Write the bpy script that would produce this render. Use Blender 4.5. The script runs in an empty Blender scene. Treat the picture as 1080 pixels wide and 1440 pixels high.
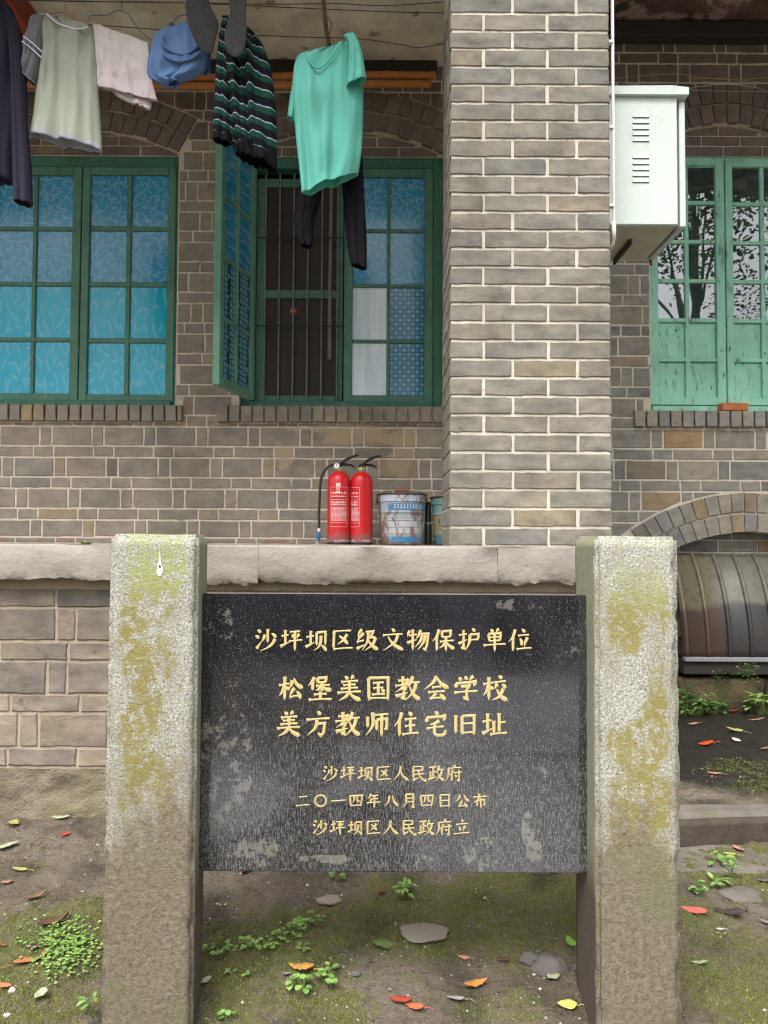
import bpy, math, random
from mathutils import Vector, Matrix, noise
R = math.radians
random.seed(7)
scn = bpy.context.scene
col = scn.collection

# ------------------------------------------------------------------ camera, sky, sun, exposure
EYE = 1.15
PITCH, ROLL, FPX = R(2.23), R(0.3), 1080.0
cR = Vector((1, 0, 0)); cF = Vector((0, math.cos(PITCH), math.sin(PITCH))); cU = Vector((0, -math.sin(PITCH), math.cos(PITCH)))
camR = cR * math.cos(ROLL) + cU * math.sin(ROLL)
camU = -cR * math.sin(ROLL) + cU * math.cos(ROLL)
cam_d = bpy.data.cameras.new('camera'); cam = bpy.data.objects.new('camera', cam_d); col.objects.link(cam)
cam_d.sensor_fit = 'VERTICAL'; cam_d.sensor_height = 24.0; cam_d.lens = 24.0 * FPX / 1440.0
cam_d.clip_start = 0.05; cam_d.clip_end = 500
m3 = Matrix((camR, camU, -cF)).transposed()
cam.matrix_world = Matrix.Translation((0, 0, EYE)) @ m3.to_4x4()
scn.camera = cam

SUN_EL, SUN_AZ = R(56), R(200)      # azimuth measured from +Y towards +X: behind the camera
world = bpy.data.worlds.new('World'); scn.world = world; world.use_nodes = True
wn = world.node_tree; wn.nodes.clear()
sky = wn.nodes.new('ShaderNodeTexSky'); sky.sky_type = 'NISHITA'; sky.sun_disc = False
sky.sun_elevation = SUN_EL; sky.sun_rotation = SUN_AZ
sky.air_density = 1.0; sky.dust_density = 6.0; sky.ozone_density = 0.6
hsv = wn.nodes.new('ShaderNodeHueSaturation'); hsv.inputs['Saturation'].default_value = 0.28
bgn = wn.nodes.new('ShaderNodeBackground'); bgn.inputs['Strength'].default_value = 0.15
wo = wn.nodes.new('ShaderNodeOutputWorld')
wn.links.new(sky.outputs[0], hsv.inputs['Color']); wn.links.new(hsv.outputs[0], bgn.inputs['Color']); wn.links.new(bgn.outputs[0], wo.inputs[0])
sd = bpy.data.lights.new('sun', 'SUN'); sd.energy = 1.1; sd.angle = R(35); sd.color = (1.0, 0.96, 0.9)
sun = bpy.data.objects.new('sun', sd); col.objects.link(sun)
sdir = Vector((math.sin(SUN_AZ) * math.cos(SUN_EL), math.cos(SUN_AZ) * math.cos(SUN_EL), math.sin(SUN_EL)))
sun.rotation_euler = sdir.to_track_quat('Z', 'Y').to_euler()
scn.view_settings.view_transform = 'Standard'; scn.view_settings.look = 'None'
scn.view_settings.gamma = 1.0; scn.view_settings.use_curve_mapping = False
scn.view_settings.exposure = 0.98
scn.cycles.use_denoising = True; scn.cycles.denoiser = 'OPENIMAGEDENOISE'; scn.cycles.denoising_input_passes = 'RGB_ALBEDO_NORMAL'; scn.cycles.denoising_prefilter = 'NONE'; scn.cycles.pixel_filter_type = 'BLACKMAN_HARRIS'; scn.cycles.filter_width = 1.2
scn.cycles.max_bounces = 8; scn.cycles.diffuse_bounces = 5; scn.cycles.glossy_bounces = 4

def at(u, v, Y):
    """point at depth Y that shows at pixel (u, v) of the 1080x1440 photograph"""
    a, b = (u - 540) / FPX, (720 - v) / FPX
    d = cF + camR * a + camU * b
    t = Y / d.y
    return Vector((d.x * t, Y, EYE + d.z * t))
def proj(p):
    q = Vector(p) - Vector((0, 0, EYE)); w = q.dot(cF)
    if w <= 0.01: return (-9999, -9999)
    return (540 + FPX * q.dot(camR) / w, 720 - FPX * q.dot(camU) / w)
def inframe(p, m=25):
    u, v = proj(p); return -m < u < 1080 + m and -m < v < 1440 + m

# ------------------------------------------------------------------ node helpers
class Mt:
    def __init__(s, name, rough=0.8, spec=0.3, metal=0.0):
        s.m = bpy.data.materials.new(name); s.m.use_nodes = True; s.t = s.m.node_tree
        s.b = s.t.nodes['Principled BSDF']; s.b.inputs['Roughness'].default_value = rough
        s.b.inputs['Specular IOR Level'].default_value = spec; s.b.inputs['Metallic'].default_value = metal
    def n(s, typ, **kw):
        nd = s.t.nodes.new('ShaderNode' + typ)
        for k, v in kw.items():
            if k.startswith('p_'): setattr(nd, k[2:], v)
        for k, v in kw.items():
            if k.startswith('p_'): continue
            key = int(k[1:]) if k[0] == 'i' and k[1:].isdigit() else k.replace('_', ' ')
            s.put(nd.inputs[key], v)
        return nd
    def put(s, sock, v):
        if isinstance(v, bpy.types.NodeSocket): s.t.links.new(v, sock)
        elif isinstance(v, (tuple, list)) and sock.type == 'RGBA' and len(v) == 3: sock.default_value = (*v, 1)
        else: sock.default_value = v
    def mul(s, a, b): return s.n('Math', p_operation='MULTIPLY', i0=a, i1=b).outputs[0]
    def add(s, a, b): return s.n('Math', p_operation='ADD', i0=a, i1=b).outputs[0]
    def sub(s, a, b): return s.n('Math', p_operation='SUBTRACT', i0=a, i1=b).outputs[0]
    def math(s, op, a, b=0.0): return s.n('Math', p_operation=op, i0=a, i1=b).outputs[0]
    def step(s, v, lo, hi, a=0.0, b=1.0):
        return s.n('MapRange', p_interpolation_type='SMOOTHSTEP', Value=v, From_Min=lo, From_Max=hi, To_Min=a, To_Max=b).outputs[0]
    def lin(s, v, lo, hi, a=0.0, b=1.0):
        return s.n('MapRange', Value=v, From_Min=lo, From_Max=hi, To_Min=a, To_Max=b).outputs[0]
    def noise(s, vec, scale, detail=3.0, rough=0.55):
        return s.n('TexNoise', Vector=vec, Scale=scale, Detail=detail, Roughness=rough).outputs[0]
    def vor(s, vec, scale, out='Distance', **k):
        return s.n('TexVoronoi', Vector=vec, Scale=scale, **k).outputs[out]
    def ramp(s, fac, stops, interp='LINEAR'):
        nd = s.n('ValToRGB', Fac=fac); cr = nd.color_ramp; cr.interpolation = interp
        while len(cr.elements) < len(stops): cr.elements.new(0.5)
        for e, (p, c) in zip(cr.elements, stops): e.position = p; e.color = (*c, 1)
        return nd.outputs[0]
    def mix(s, f, a, b):
        nd = s.n('Mix', p_data_type='RGBA'); s.put(nd.inputs[0], f); s.put(nd.inputs[6], a); s.put(nd.inputs[7], b); return nd.outputs[2]
    def scale_c(s, c, f):
        nd = s.n('Mix', p_data_type='RGBA', p_blend_type='MULTIPLY'); nd.inputs[0].default_value = 1
        s.put(nd.inputs[6], c); s.put(nd.inputs[7], f); return nd.outputs[2]
    def obj(s): return s.n('TexCoord').outputs['Object']
    def pos(s): return s.n('NewGeometry').outputs['Position']
    def xyz(s, v):
        o = s.n('SeparateXYZ', Vector=v).outputs; return o[0], o[1], o[2]
    def stretch(s, v, sc, loc=(0, 0, 0)): return s.n('Mapping', Vector=v, Scale=sc, Location=loc).outputs[0]
    def vadd(s, a, b): return s.n('VectorMath', p_operation='ADD', i0=a, i1=b).outputs[0]
    def color(s, c): s.put(s.b.inputs['Base Color'], c); return s
    def rough(s, c): s.put(s.b.inputs['Roughness'], c); return s
    def bump(s, h, strength=0.3, dist=0.01):
        nd = s.n('Bump', Height=h, Strength=strength, Distance=dist); s.t.links.new(nd.outputs[0], s.b.inputs['Normal']); return s

def plain(name, c, rough=0.7, spec=0.3, var=0.15, sc=12.0, metal=0.0, bump=0.1):
    m = Mt(name, rough, spec, metal); o = m.obj(); n = m.noise(o, sc, 5)
    m.color(m.mix(n, tuple(x * (1 - var) for x in c), tuple(min(1, x * (1 + var)) for x in c)))
    if bump: m.bump(m.noise(o, sc * 8, 4), bump, 0.005)
    return m.m

# ------------------------------------------------------------------ mesh / object helpers
class MB:
    def __init__(s): s.v = []; s.f = []; s.uv = {}
    def add(s, vs, fs):
        b = len(s.v); s.v += [tuple(p) for p in vs]; s.f += [tuple(i + b for i in f) for f in fs]; return s
    def box(s, x0, x1, y0, y1, z0, z1, c=0.0):
        if c <= 0:
            v = [(x, y, z) for z in (z0, z1) for y in (y0, y1) for x in (x0, x1)]
            return s.add(v, [(0, 2, 3, 1), (4, 5, 7, 6), (0, 1, 5, 4), (2, 6, 7, 3), (0, 4, 6, 2), (1, 3, 7, 5)])
        X = (x0, x1); Y = (y0, y1); Z = (z0, z1); v = []; idx = {}
        for i in (0, 1):
            for j in (0, 1):
                for k in (0, 1):
                    sx, sy, sz = (c, -c)[i], (c, -c)[j], (c, -c)[k]
                    for a, p in (('x', (X[i], Y[j] + sy, Z[k] + sz)), ('y', (X[i] + sx, Y[j], Z[k] + sz)), ('z', (X[i] + sx, Y[j] + sy, Z[k]))):
                        idx[(i, j, k, a)] = len(v); v.append(p)
        F = []
        for i in (0, 1): F.append([idx[(i, j, k, 'x')] for j, k in ((0, 0), (1, 0), (1, 1), (0, 1))])
        for j in (0, 1): F.append([idx[(i, j, k, 'y')] for i, k in ((0, 0), (1, 0), (1, 1), (0, 1))])
        for k in (0, 1): F.append([idx[(i, j, k, 'z')] for i, j in ((0, 0), (1, 0), (1, 1), (0, 1))])
        for i in (0, 1):
            for j in (0, 1): F.append([idx[(i, j, 0, 'x')], idx[(i, j, 1, 'x')], idx[(i, j, 1, 'y')], idx[(i, j, 0, 'y')]])
            for k in (0, 1): F.append([idx[(i, 0, k, 'x')], idx[(i, 1, k, 'x')], idx[(i, 1, k, 'z')], idx[(i, 0, k, 'z')]])
        for j in (0, 1):
            for k in (0, 1): F.append([idx[(0, j, k, 'y')], idx[(1, j, k, 'y')], idx[(1, j, k, 'z')], idx[(0, j, k, 'z')]])
        for i in (0, 1):
            for j in (0, 1):
                for k in (0, 1): F.append([idx[(i, j, k, a)] for a in 'xyz'])
        return s.add(v, F)
    def tube(s, pts, r, n=8, cap=True):
        pts = [Vector(p) for p in pts]; rs = r if isinstance(r, (list, tuple)) else [r] * len(pts)
        rings = []; ref = None
        for i, p in enumerate(pts):
            t = (pts[min(i + 1, len(pts) - 1)] - pts[max(i - 1, 0)]).normalized()
            if ref is None: ref = t.orthogonal().normalized()
            a = (ref - t * ref.dot(t)); a = a.normalized() if a.length > 1e-6 else t.orthogonal().normalized(); ref = a
            b = t.cross(a)
            rings.append([p + (a * math.cos(2 * math.pi * k / n) + b * math.sin(2 * math.pi * k / n)) * rs[i] for k in range(n)])
        v = [q for rg in rings for q in rg]; f = []
        for i in range(len(pts) - 1):
            for k in range(n):
                f.append((i * n + k, i * n + (k + 1) % n, (i + 1) * n + (k + 1) % n, (i + 1) * n + k))
        if cap: f.append(tuple(range(n))[::-1]); f.append(tuple((len(pts) - 1) * n + k for k in range(n)))
        return s.add(v, f)
    def lathe(s, prof, c=(0, 0, 0), n=32, caps=True):
        v = []; f = []
        for r, z in prof:
            for k in range(n):
                a = 2 * math.pi * k / n; v.append((c[0] + r * math.cos(a), c[1] + r * math.sin(a), c[2] + z))
        for i in range(len(prof) - 1):
            for k in range(n): f.append((i * n + k, i * n + (k + 1) % n, (i + 1) * n + (k + 1) % n, (i + 1) * n + k))
        if caps: f.append(tuple(range(n))[::-1]); f.append(tuple((len(prof) - 1) * n + k for k in range(n)))
        return s.add(v, f)
    def prism(s, poly, y0, y1):
        """poly: (x,z) outline, extruded from y0 to y1"""
        n = len(poly); v = [(x, y0, z) for x, z in poly] + [(x, y1, z) for x, z in poly]
        f = [tuple(range(n)), tuple(range(n, 2 * n))[::-1]] + [(i, i + n, (i + 1) % n + n, (i + 1) % n) for i in range(n)]
        return s.add(v, f)
    def mesh(s, name, mat, smooth=False, fix=True):
        me = bpy.data.meshes.new(name); me.from_pydata(s.v, [], s.f)
        if fix:
            import bmesh
            bm = bmesh.new(); bm.from_mesh(me); bmesh.ops.recalc_face_normals(bm, faces=bm.faces); bm.to_mesh(me); bm.free()
        if isinstance(mat, Mt): mat = mat.m
        if mat: me.materials.append(mat)
        if smooth: me.shade_smooth()
        return me
    def build(s, name, mat, parent=None, smooth=False, fix=True, auto=None):
        o = link(name, s.mesh(name, mat, smooth, fix), parent)
        if auto: 
            o.data.shade_smooth()
            md = o.modifiers.new('edges', 'EDGE_SPLIT'); md.split_angle = R(auto)
        return o
def link(name, me, parent=None):
    o = bpy.data.objects.new(name, me); col.objects.link(o)
    if parent is not None:
        o.parent = parent
        inv = Matrix.Identity(4)
        q = parent
        chain = []
        while q is not None: chain.append(q); q = q.parent
        for q in reversed(chain): inv = inv @ local(q)
        o.matrix_parent_inverse = inv.inverted()
    return o
def local(q): return q.matrix_parent_inverse @ Matrix.LocRotScale(q.location, q.rotation_euler, q.scale)
def thing(name, label, cat, loc=(0, 0, 0), group=None):
    o = bpy.data.objects.new(name, None); col.objects.link(o); o.location = loc; o.empty_display_size = 0.1
    return tag(o, label, cat, group)
def tag(o, label, cat, group=None):
    o['label'] = label; o['category'] = cat
    if group: o['group'] = group
    return o
def struct(o): o['kind'] = 'structure'; return o
def stuff(o): o['kind'] = 'stuff'; return o

# ------------------------------------------------------------------ materials
def brick_mat(name, stops, veranda=False, mott=0.22, bumps=0.35):
    m = Mt(name, 0.9, 0.2)
    oi = m.n('ObjectInfo').outputs['Random']; isl = m.n('NewGeometry').outputs['Random Per Island']
    rnd = m.math('FRACT', m.add(oi, isl))
    off = m.n('CombineXYZ', X=m.mul(rnd, 37.0), Y=m.mul(rnd, 91.0), Z=m.mul(rnd, 63.0)).outputs[0]
    v = m.vadd(m.obj(), off)
    c = m.ramp(rnd, stops)
    n1 = m.noise(m.stretch(v, (1, 1, 2.2)), 9, 5, 0.6)
    f1 = m.lin(n1, 0.25, 0.75, 1 - mott, 1 + mott)
    c = m.scale_c(c, m.n('CombineXYZ', X=f1, Y=f1, Z=f1).outputs[0])
    tan = m.step(m.noise(m.vadd(v, (5, 3, 1)), 5, 3), 0.56, 0.75, 0, 0.45)
    c = m.mix(tan, c, (0.34, 0.28, 0.18))
    dk = m.step(m.noise(v, 24, 6, 0.75), 0.56, 0.70, 0, 0.55)
    c = m.mix(dk, c, (0.09, 0.08, 0.07))
    lt = m.step(m.noise(m.vadd(v, (9, 1, 4)), 90, 3, 0.7), 0.62, 0.75, 0, 0.35)
    c = m.mix(lt, c, (0.45, 0.42, 0.38))
    mp = m.pos(); ma = m.noise(m.stretch(mp, (1, 1, 0.6)), 2.1, 5, 0.65); mf_ = m.lin(ma, 0.3, 0.7, 0.72, 1.16)
    c = m.scale_c(c, m.n('CombineXYZ', X=mf_, Y=m.mul(mf_, 0.985), Z=m.mul(mf_, 0.96)).outputs[0])
    chip = m.step(m.noise(m.vadd(v, (2, 8, 5)), 16, 7, 0.8), 0.63, 0.68, 0, 0.5); c = m.mix(chip, c, (0.07, 0.06, 0.05))
    if veranda:
        p = m.pos(); x, y, z = m.xyz(p)
        nz = m.noise(p, 7, 5, 0.6)
        red = m.mul(m.step(z, 1.20, 1.15), m.step(nz, 0.5, 0.62, 0, 0.4))
        c = m.mix(red, c, (0.24, 0.07, 0.06))
        for (px, pz, rx, rz) in ((-0.62, 1.68, 0.08, 0.1), (0.02, 1.80, 0.36, 0.06), (0.1, 1.68, 0.09, 0.13), (-0.25, 1.86, 0.4, 0.03)):
            d = m.n('VectorMath', p_operation='LENGTH', i0=m.stretch(p, (1 / rx, 0, 1 / rz), (-px / rx, 0, -pz / rz))).outputs['Value']
            k = m.step(m.add(d, m.lin(nz, 0.2, 0.8, 0.9, -0.9)), 1.0, 0.75, 0, 0.8)
            c = m.mix(k, c, (0.4, 0.31, 0.2))
    m.color(c)
    h = m.add(m.noise(v, 160, 5, 0.75), m.mul(m.noise(v, 30, 4), 0.8))
    m.bump(h, bumps, 0.006)
    return m.m
PB = brick_mat('pillar_brick', [(0, (0.225, 0.215, 0.18)), (0.3, (0.195, 0.19, 0.168)), (0.55, (0.24, 0.225, 0.188)), (0.75, (0.185, 0.182, 0.168)), (0.93, (0.225, 0.205, 0.168)), (0.96, (0.235, 0.20, 0.145)), (1, (0.165, 0.162, 0.15))], False, 0.42, 0.5)
WB = brick_mat('wall_brick', [(0, (0.265, 0.235, 0.195)), (0.3, (0.31, 0.27, 0.225)), (0.5, (0.245, 0.22, 0.19)), (0.7, (0.29, 0.25, 0.205)), (0.88, (0.225, 0.215, 0.195)), (0.96, (0.33, 0.26, 0.17)), (1, (0.19, 0.175, 0.16))], True, 0.22)
SB = brick_mat('side_brick', [(0, (0.285, 0.265, 0.225)), (0.25, (0.21, 0.21, 0.20)), (0.45, (0.31, 0.28, 0.23)), (0.65, (0.235, 0.235, 0.225)), (0.87, (0.28, 0.265, 0.23)), (0.95, (0.32, 0.23, 0.13)), (1, (0.16, 0.165, 0.17))], False, 0.26, 0.5)
BB = brick_mat('base_brick', [(0, (0.29, 0.235, 0.19)), (0.3, (0.225, 0.195, 0.17)), (0.5, (0.32, 0.265, 0.215)), (0.7, (0.27, 0.23, 0.19)), (0.88, (0.16, 0.15, 0.14)), (1, (0.29, 0.24, 0.19))], False, 0.38, 0.5)
DARKB = brick_mat('dark_brick', [(0, (0.19, 0.155, 0.13)), (0.5, (0.145, 0.13, 0.115)), (1, (0.21, 0.17, 0.145))], False)  # darker brick for the arches and the courses above the window heads
ORB = brick_mat('orange_brick', [(0, (0.45, 0.16, 0.06)), (1, (0.48, 0.18, 0.07))])
def mortar_mat(name, c1, c2, dirt=0.3):
    m = Mt(name, 0.95, 0.15); p = m.pos(); n = m.noise(p, 18, 5, 0.65)
    c = m.mix(n, c1, c2); ma = m.lin(m.noise(m.stretch(p, (1, 1, 0.6)), 2.1, 5, 0.65), 0.3, 0.7, 0.68, 1.08); c = m.scale_c(c, m.n('CombineXYZ', X=ma, Y=ma, Z=m.mul(ma, 0.97)).outputs[0])
    gap = m.step(m.noise(m.vadd(p, (3, 1, 2)), 9, 6, 0.75), 0.60, 0.66, 0, 0.6); c = m.mix(gap, c, (0.13, 0.11, 0.09)); d = m.step(m.noise(p, 5, 4), 0.5, 0.72, 0, dirt); c = m.mix(d, c, (0.22, 0.19, 0.15))
    m.color(c); m.bump(m.noise(p, 140, 4, 0.7), 0.5, 0.006); return m.m
MOR_P = mortar_mat('pillar_mortar', (0.54, 0.50, 0.43), (0.70, 0.66, 0.58), 0.2)
MOR_W = mortar_mat('wall_mortar', (0.58, 0.50, 0.41), (0.76, 0.69, 0.60), 0.2)
MOR_S = mortar_mat('side_mortar', (0.56, 0.50, 0.41), (0.74, 0.68, 0.60), 0.2)
MOR_B = mortar_mat('base_mortar', (0.40, 0.30, 0.19), (0.55, 0.50, 0.43), 0.4)

def green_paint(name, c=(0.065, 0.185, 0.125), worn=0.5, chip=(0.33, 0.28, 0.2)):
    m = Mt(name, 0.5, 0.35); o = m.obj()
    n = m.noise(o, 5, 4); c0 = m.mix(n, tuple(x * 0.6 for x in c), tuple(x * 1.35 for x in c))
    ch = m.step(m.noise(m.stretch(o, (2.2, 2.2, 0.6)), 22, 6, 0.75), 0.575, 0.625, 0, worn)
    c1 = m.mix(ch, c0, m.mix(m.step(m.noise(o, 7, 2), 0.45, 0.55), chip, (0.33, 0.28, 0.2)))
    gr = m.step(m.noise(m.stretch(o, (1, 1, 0.35)), 14, 5, 0.65), 0.55, 0.75, 0, 0.6)
    m.color(m.mix(gr, c1, (0.035, 0.06, 0.045)))
    m.bump(m.add(m.noise(m.stretch(o, (1, 1, 0.2)), 90, 4), m.mul(ch, -0.6)), 0.4, 0.004); return m.m
GREEN = green_paint('green_paint'); GREEN_L = green_paint('light_green_paint', (0.27, 0.58, 0.43), 0.95, (0.035, 0.12, 0.11)); GREEN_O = green_paint('faded_green_paint', (0.13, 0.30, 0.215), 0.8)
GREEN_D = green_paint('dark_green_paint', (0.035, 0.15, 0.10), 0.3)

def leaf_layers(m, v, scale, k=4):
    """union of k layers of randomly turned long ellipses, one per voronoi cell"""
    tot = None
    for i in range(k):
        vi = m.stretch(v, (scale, 0, scale), (i * 13.7, 0, i * 7.3))
        vo = m.n('TexVoronoi', Vector=vi, Scale=1.0, p_voronoi_dimensions='3D', Randomness=0.55)
        d = m.n('VectorMath', p_operation='SUBTRACT', i0=vi, i1=vo.outputs['Position']).outputs[0]
        r = m.n('SeparateColor', Color=vo.outputs['Color']).outputs[0]
        q = m.n('VectorRotate', p_rotation_type='Y_AXIS', Vector=d, Angle=m.mul(r, 12.566)).outputs[0]
        x, y, z = m.xyz(q)
        a = m.add(m.math('POWER', m.mul(x, 2.35), 2.0), m.math('POWER', m.mul(z, 11.0), 2.0))
        s = m.step(a, 1.0, 0.7)
        tot = s if tot is None else m.math('MAXIMUM', tot, s)
    return tot
def pane_mat(name, kind):
    m = Mt(name, 0.06, 0.5); m.b.inputs['IOR'].default_value = 1.5
    p = m.pos(); n = m.noise(p, 3, 4); nf = m.noise(p, 40, 5, 0.7)
    if kind == 'leaf':
        L = leaf_layers(m, p, 13.5)
        c = m.mix(n, (0.02, 0.21, 0.38), (0.035, 0.32, 0.54)); c = m.mix(m.mul(L, m.lin(nf, 0.3, 0.7, 0.15, 0.55)), c, (0.34, 0.52, 0.62))
        m.rough(0.14)
    elif kind == 'azure':
        L = leaf_layers(m, m.stretch(p, (1, 1, 0.5)), 16, 2)
        fl = m.step(m.noise(m.stretch(p, (1, 1, 0.4)), 34, 6, 0.75), 0.56, 0.72)
        c = m.mix(n, (0.0, 0.30, 0.47), (0.002, 0.44, 0.62)); c = m.mix(m.mul(L, 0.35), c, (0.3, 0.56, 0.66)); c = m.mix(m.mul(fl, 0.6), c, (0.28, 0.56, 0.64))
        m.rough(0.16)
    elif kind == 'dot':
        vi = m.stretch(p, (36, 0, 36)); x, y, z = m.xyz(vi)
        fx = m.sub(m.math('FRACT', x), 0.5); fz = m.sub(m.math('FRACT', z), 0.5)
        d = m.math('POWER', m.add(m.math('POWER', m.math('ABSOLUTE', fx), 3.0), m.math('POWER', m.math('ABSOLUTE', fz), 3.0)), 0.333)
        s = m.step(d, 0.46, 0.36); ck = m.math('PINGPONG', m.add(m.math('FLOOR', x), m.math('FLOOR', z)), 1.0)
        c = m.mix(n, (0.012, 0.10, 0.17), (0.02, 0.16, 0.26)); c = m.mix(m.mul(s, m.lin(ck, 0, 1, 0.35, 0.8)), c, (0.17, 0.40, 0.55)); m.rough(0.1)
    elif kind == 'hex':
        vi = m.stretch(p, (30, 30, 30)); vo = m.n('TexVoronoi', Vector=vi, p_feature='DISTANCE_TO_EDGE', Scale=1.0, Randomness=0.25, p_voronoi_dimensions='3D')
        s = m.step(vo.outputs[0], 0.06, 0.14)
        c = m.mix(s, (0.015, 0.07, 0.10), (0.16, 0.40, 0.48)); m.rough(0.2)
    elif kind == 'sky_refl':  # pale sky reflection painted into the pane colour, with the film's grid
        f = m.step(m.noise(m.stretch(p, (1, 1, 0.05)), 30, 3), 0.3, 0.7)
        c = m.mix(f, (0.58, 0.72, 0.82), (0.78, 0.86, 0.92)); x, y, z = m.xyz(m.stretch(p, (36, 0, 36)))
        g = m.math('MINIMUM', m.math('ABSOLUTE', m.sub(m.math('FRACT', x), 0.5)), m.math('ABSOLUTE', m.sub(m.math('FRACT', z), 0.5)))
        c = m.mix(m.step(g, 0.06, 0.0, 0, 0.35), c, (0.2, 0.38, 0.52)); m.rough(0.12)
    elif kind == 'clear':
        c = m.mix(m.step(n, 0.4, 0.6), (0.012, 0.03, 0.026), (0.03, 0.07, 0.055)); m.b.inputs['IOR'].default_value = 3.2; m.rough(0.012)  # opaque glass; the unlit room behind is painted into its colour
    elif kind == 'screen':  # darkness of the room behind painted into the opaque screen
        c = m.mix(m.noise(p, 2.2, 3), (0.02, 0.019, 0.017), (0.05, 0.035, 0.028)); m.rough(0.5); m.b.inputs['IOR'].default_value = 1.3
    m.color(c); 
    if kind != 'screen': m.bump(m.noise(p, 4, 1), 0.035 if kind == 'clear' else 0.1, 0.02)
    return m.m
P_LEAF, P_AZ, P_DOT, P_HEX, P_SKYREFL, P_CLR, P_SCR = [pane_mat('pane_' + k, k) for k in ('leaf', 'azure', 'dot', 'hex', 'sky_refl', 'clear', 'screen')]

# post granite
def post_mat(name, seed, lich, top=1.0):
    m = Mt(name, 0.85, 0.3); o = m.obj(); x, y, z = m.xyz(o); os = m.vadd(o, (seed, seed * 2.0, seed))
    c = m.mix(m.noise(os, 10, 5, 0.7), (0.22, 0.225, 0.17), (0.42, 0.415, 0.36))
    k = m.noise(os, 165, 4, 0.75); c = m.mix(m.step(k, 0.46, 0.60, 0, 0.8), c, (0.60, 0.585, 0.54))
    k2 = m.noise(m.vadd(os, (3, 3, 3)), 185, 4, 0.75); c = m.mix(m.step(k2, 0.53, 0.62, 0, 0.85), c, (0.07, 0.07, 0.06))
    dz = m.step(m.noise(m.stretch(os, (1, 1, 0.5)), 10, 6, 0.7), 0.46, 0.62, 0, 0.5); c = m.mix(dz, c, (0.24, 0.225, 0.15))
    edge = m.step(m.math('ABSOLUTE', x), 0.095, 0.05, 0.05, 0.42)
    ln = m.noise(m.stretch(m.vadd(os, (lich, 0, 0)), (1, 1, 0.55)), 6.5, 7, 0.68)
    zz = m.step(z, 0.28, 0.5); ztop = m.step(z, 1.18, 1.02)
    mask = m.mul(m.mul(m.step(m.add(ln, m.mul(edge, 0.36)), 0.565, 0.66), zz), m.lin(ztop, 0, 1, 0.55, 1))
    brk = m.step(m.noise(os, 48, 6, 0.75), 0.40, 0.52, 0.05, 0.9)
    lc = m.mix(m.noise(os, 11, 3), (0.27, 0.25, 0.06), (0.20, 0.155, 0.045)); lc = m.mix(m.step(z, 0.95, 1.1), lc, (0.3, 0.34, 0.10)); mask = m.mul(mask, m.step(z, 1.12, 0.98, top, 1.0))
    c = m.mix(m.mul(mask, brk), c, lc)
    dn = m.noise(m.stretch(os, (1, 1, 0.6)), 7, 6, 0.7)
    dm = m.step(m.add(z, m.lin(dn, 0.3, 0.7, -0.2, 0.2)), 0.66, 0.38, 0, 0.92)
    dc = m.mix(m.step(m.noise(os, 75, 6, 0.8), 0.32, 0.66), (0.095, 0.076, 0.048), (0.24, 0.20, 0.135)); dc = m.mix(m.step(m.noise(os, 4, 3), 0.45, 0.6, 0, 0.6), dc, (0.14, 0.15, 0.07))
    c = m.mix(dm, c, dc); c = m.mix(m.mul(dm, m.step(k, 0.6, 0.68, 0, 0.6)), c, (0.4, 0.37, 0.3))
    m.color(c); m.bump(m.add(m.noise(os, 150, 4, 0.7), m.mul(m.noise(os, 40, 3), 0.8)), 0.7, 0.005); return m.m
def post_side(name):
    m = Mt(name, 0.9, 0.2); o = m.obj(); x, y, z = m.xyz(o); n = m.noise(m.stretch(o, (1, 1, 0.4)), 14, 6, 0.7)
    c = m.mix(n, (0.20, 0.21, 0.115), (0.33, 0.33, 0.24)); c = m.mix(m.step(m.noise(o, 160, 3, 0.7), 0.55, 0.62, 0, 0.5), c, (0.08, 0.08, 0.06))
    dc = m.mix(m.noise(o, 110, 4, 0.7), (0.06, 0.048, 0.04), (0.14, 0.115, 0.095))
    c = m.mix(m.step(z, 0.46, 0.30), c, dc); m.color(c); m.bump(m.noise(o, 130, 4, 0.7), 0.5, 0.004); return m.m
POST_A = post_mat('granite_post_a', 1.3, 0.0); POST_B = post_mat('granite_post_b', 4.1, 2.0, 0.25); POST_SIDE = post_side('granite_side')

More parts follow.
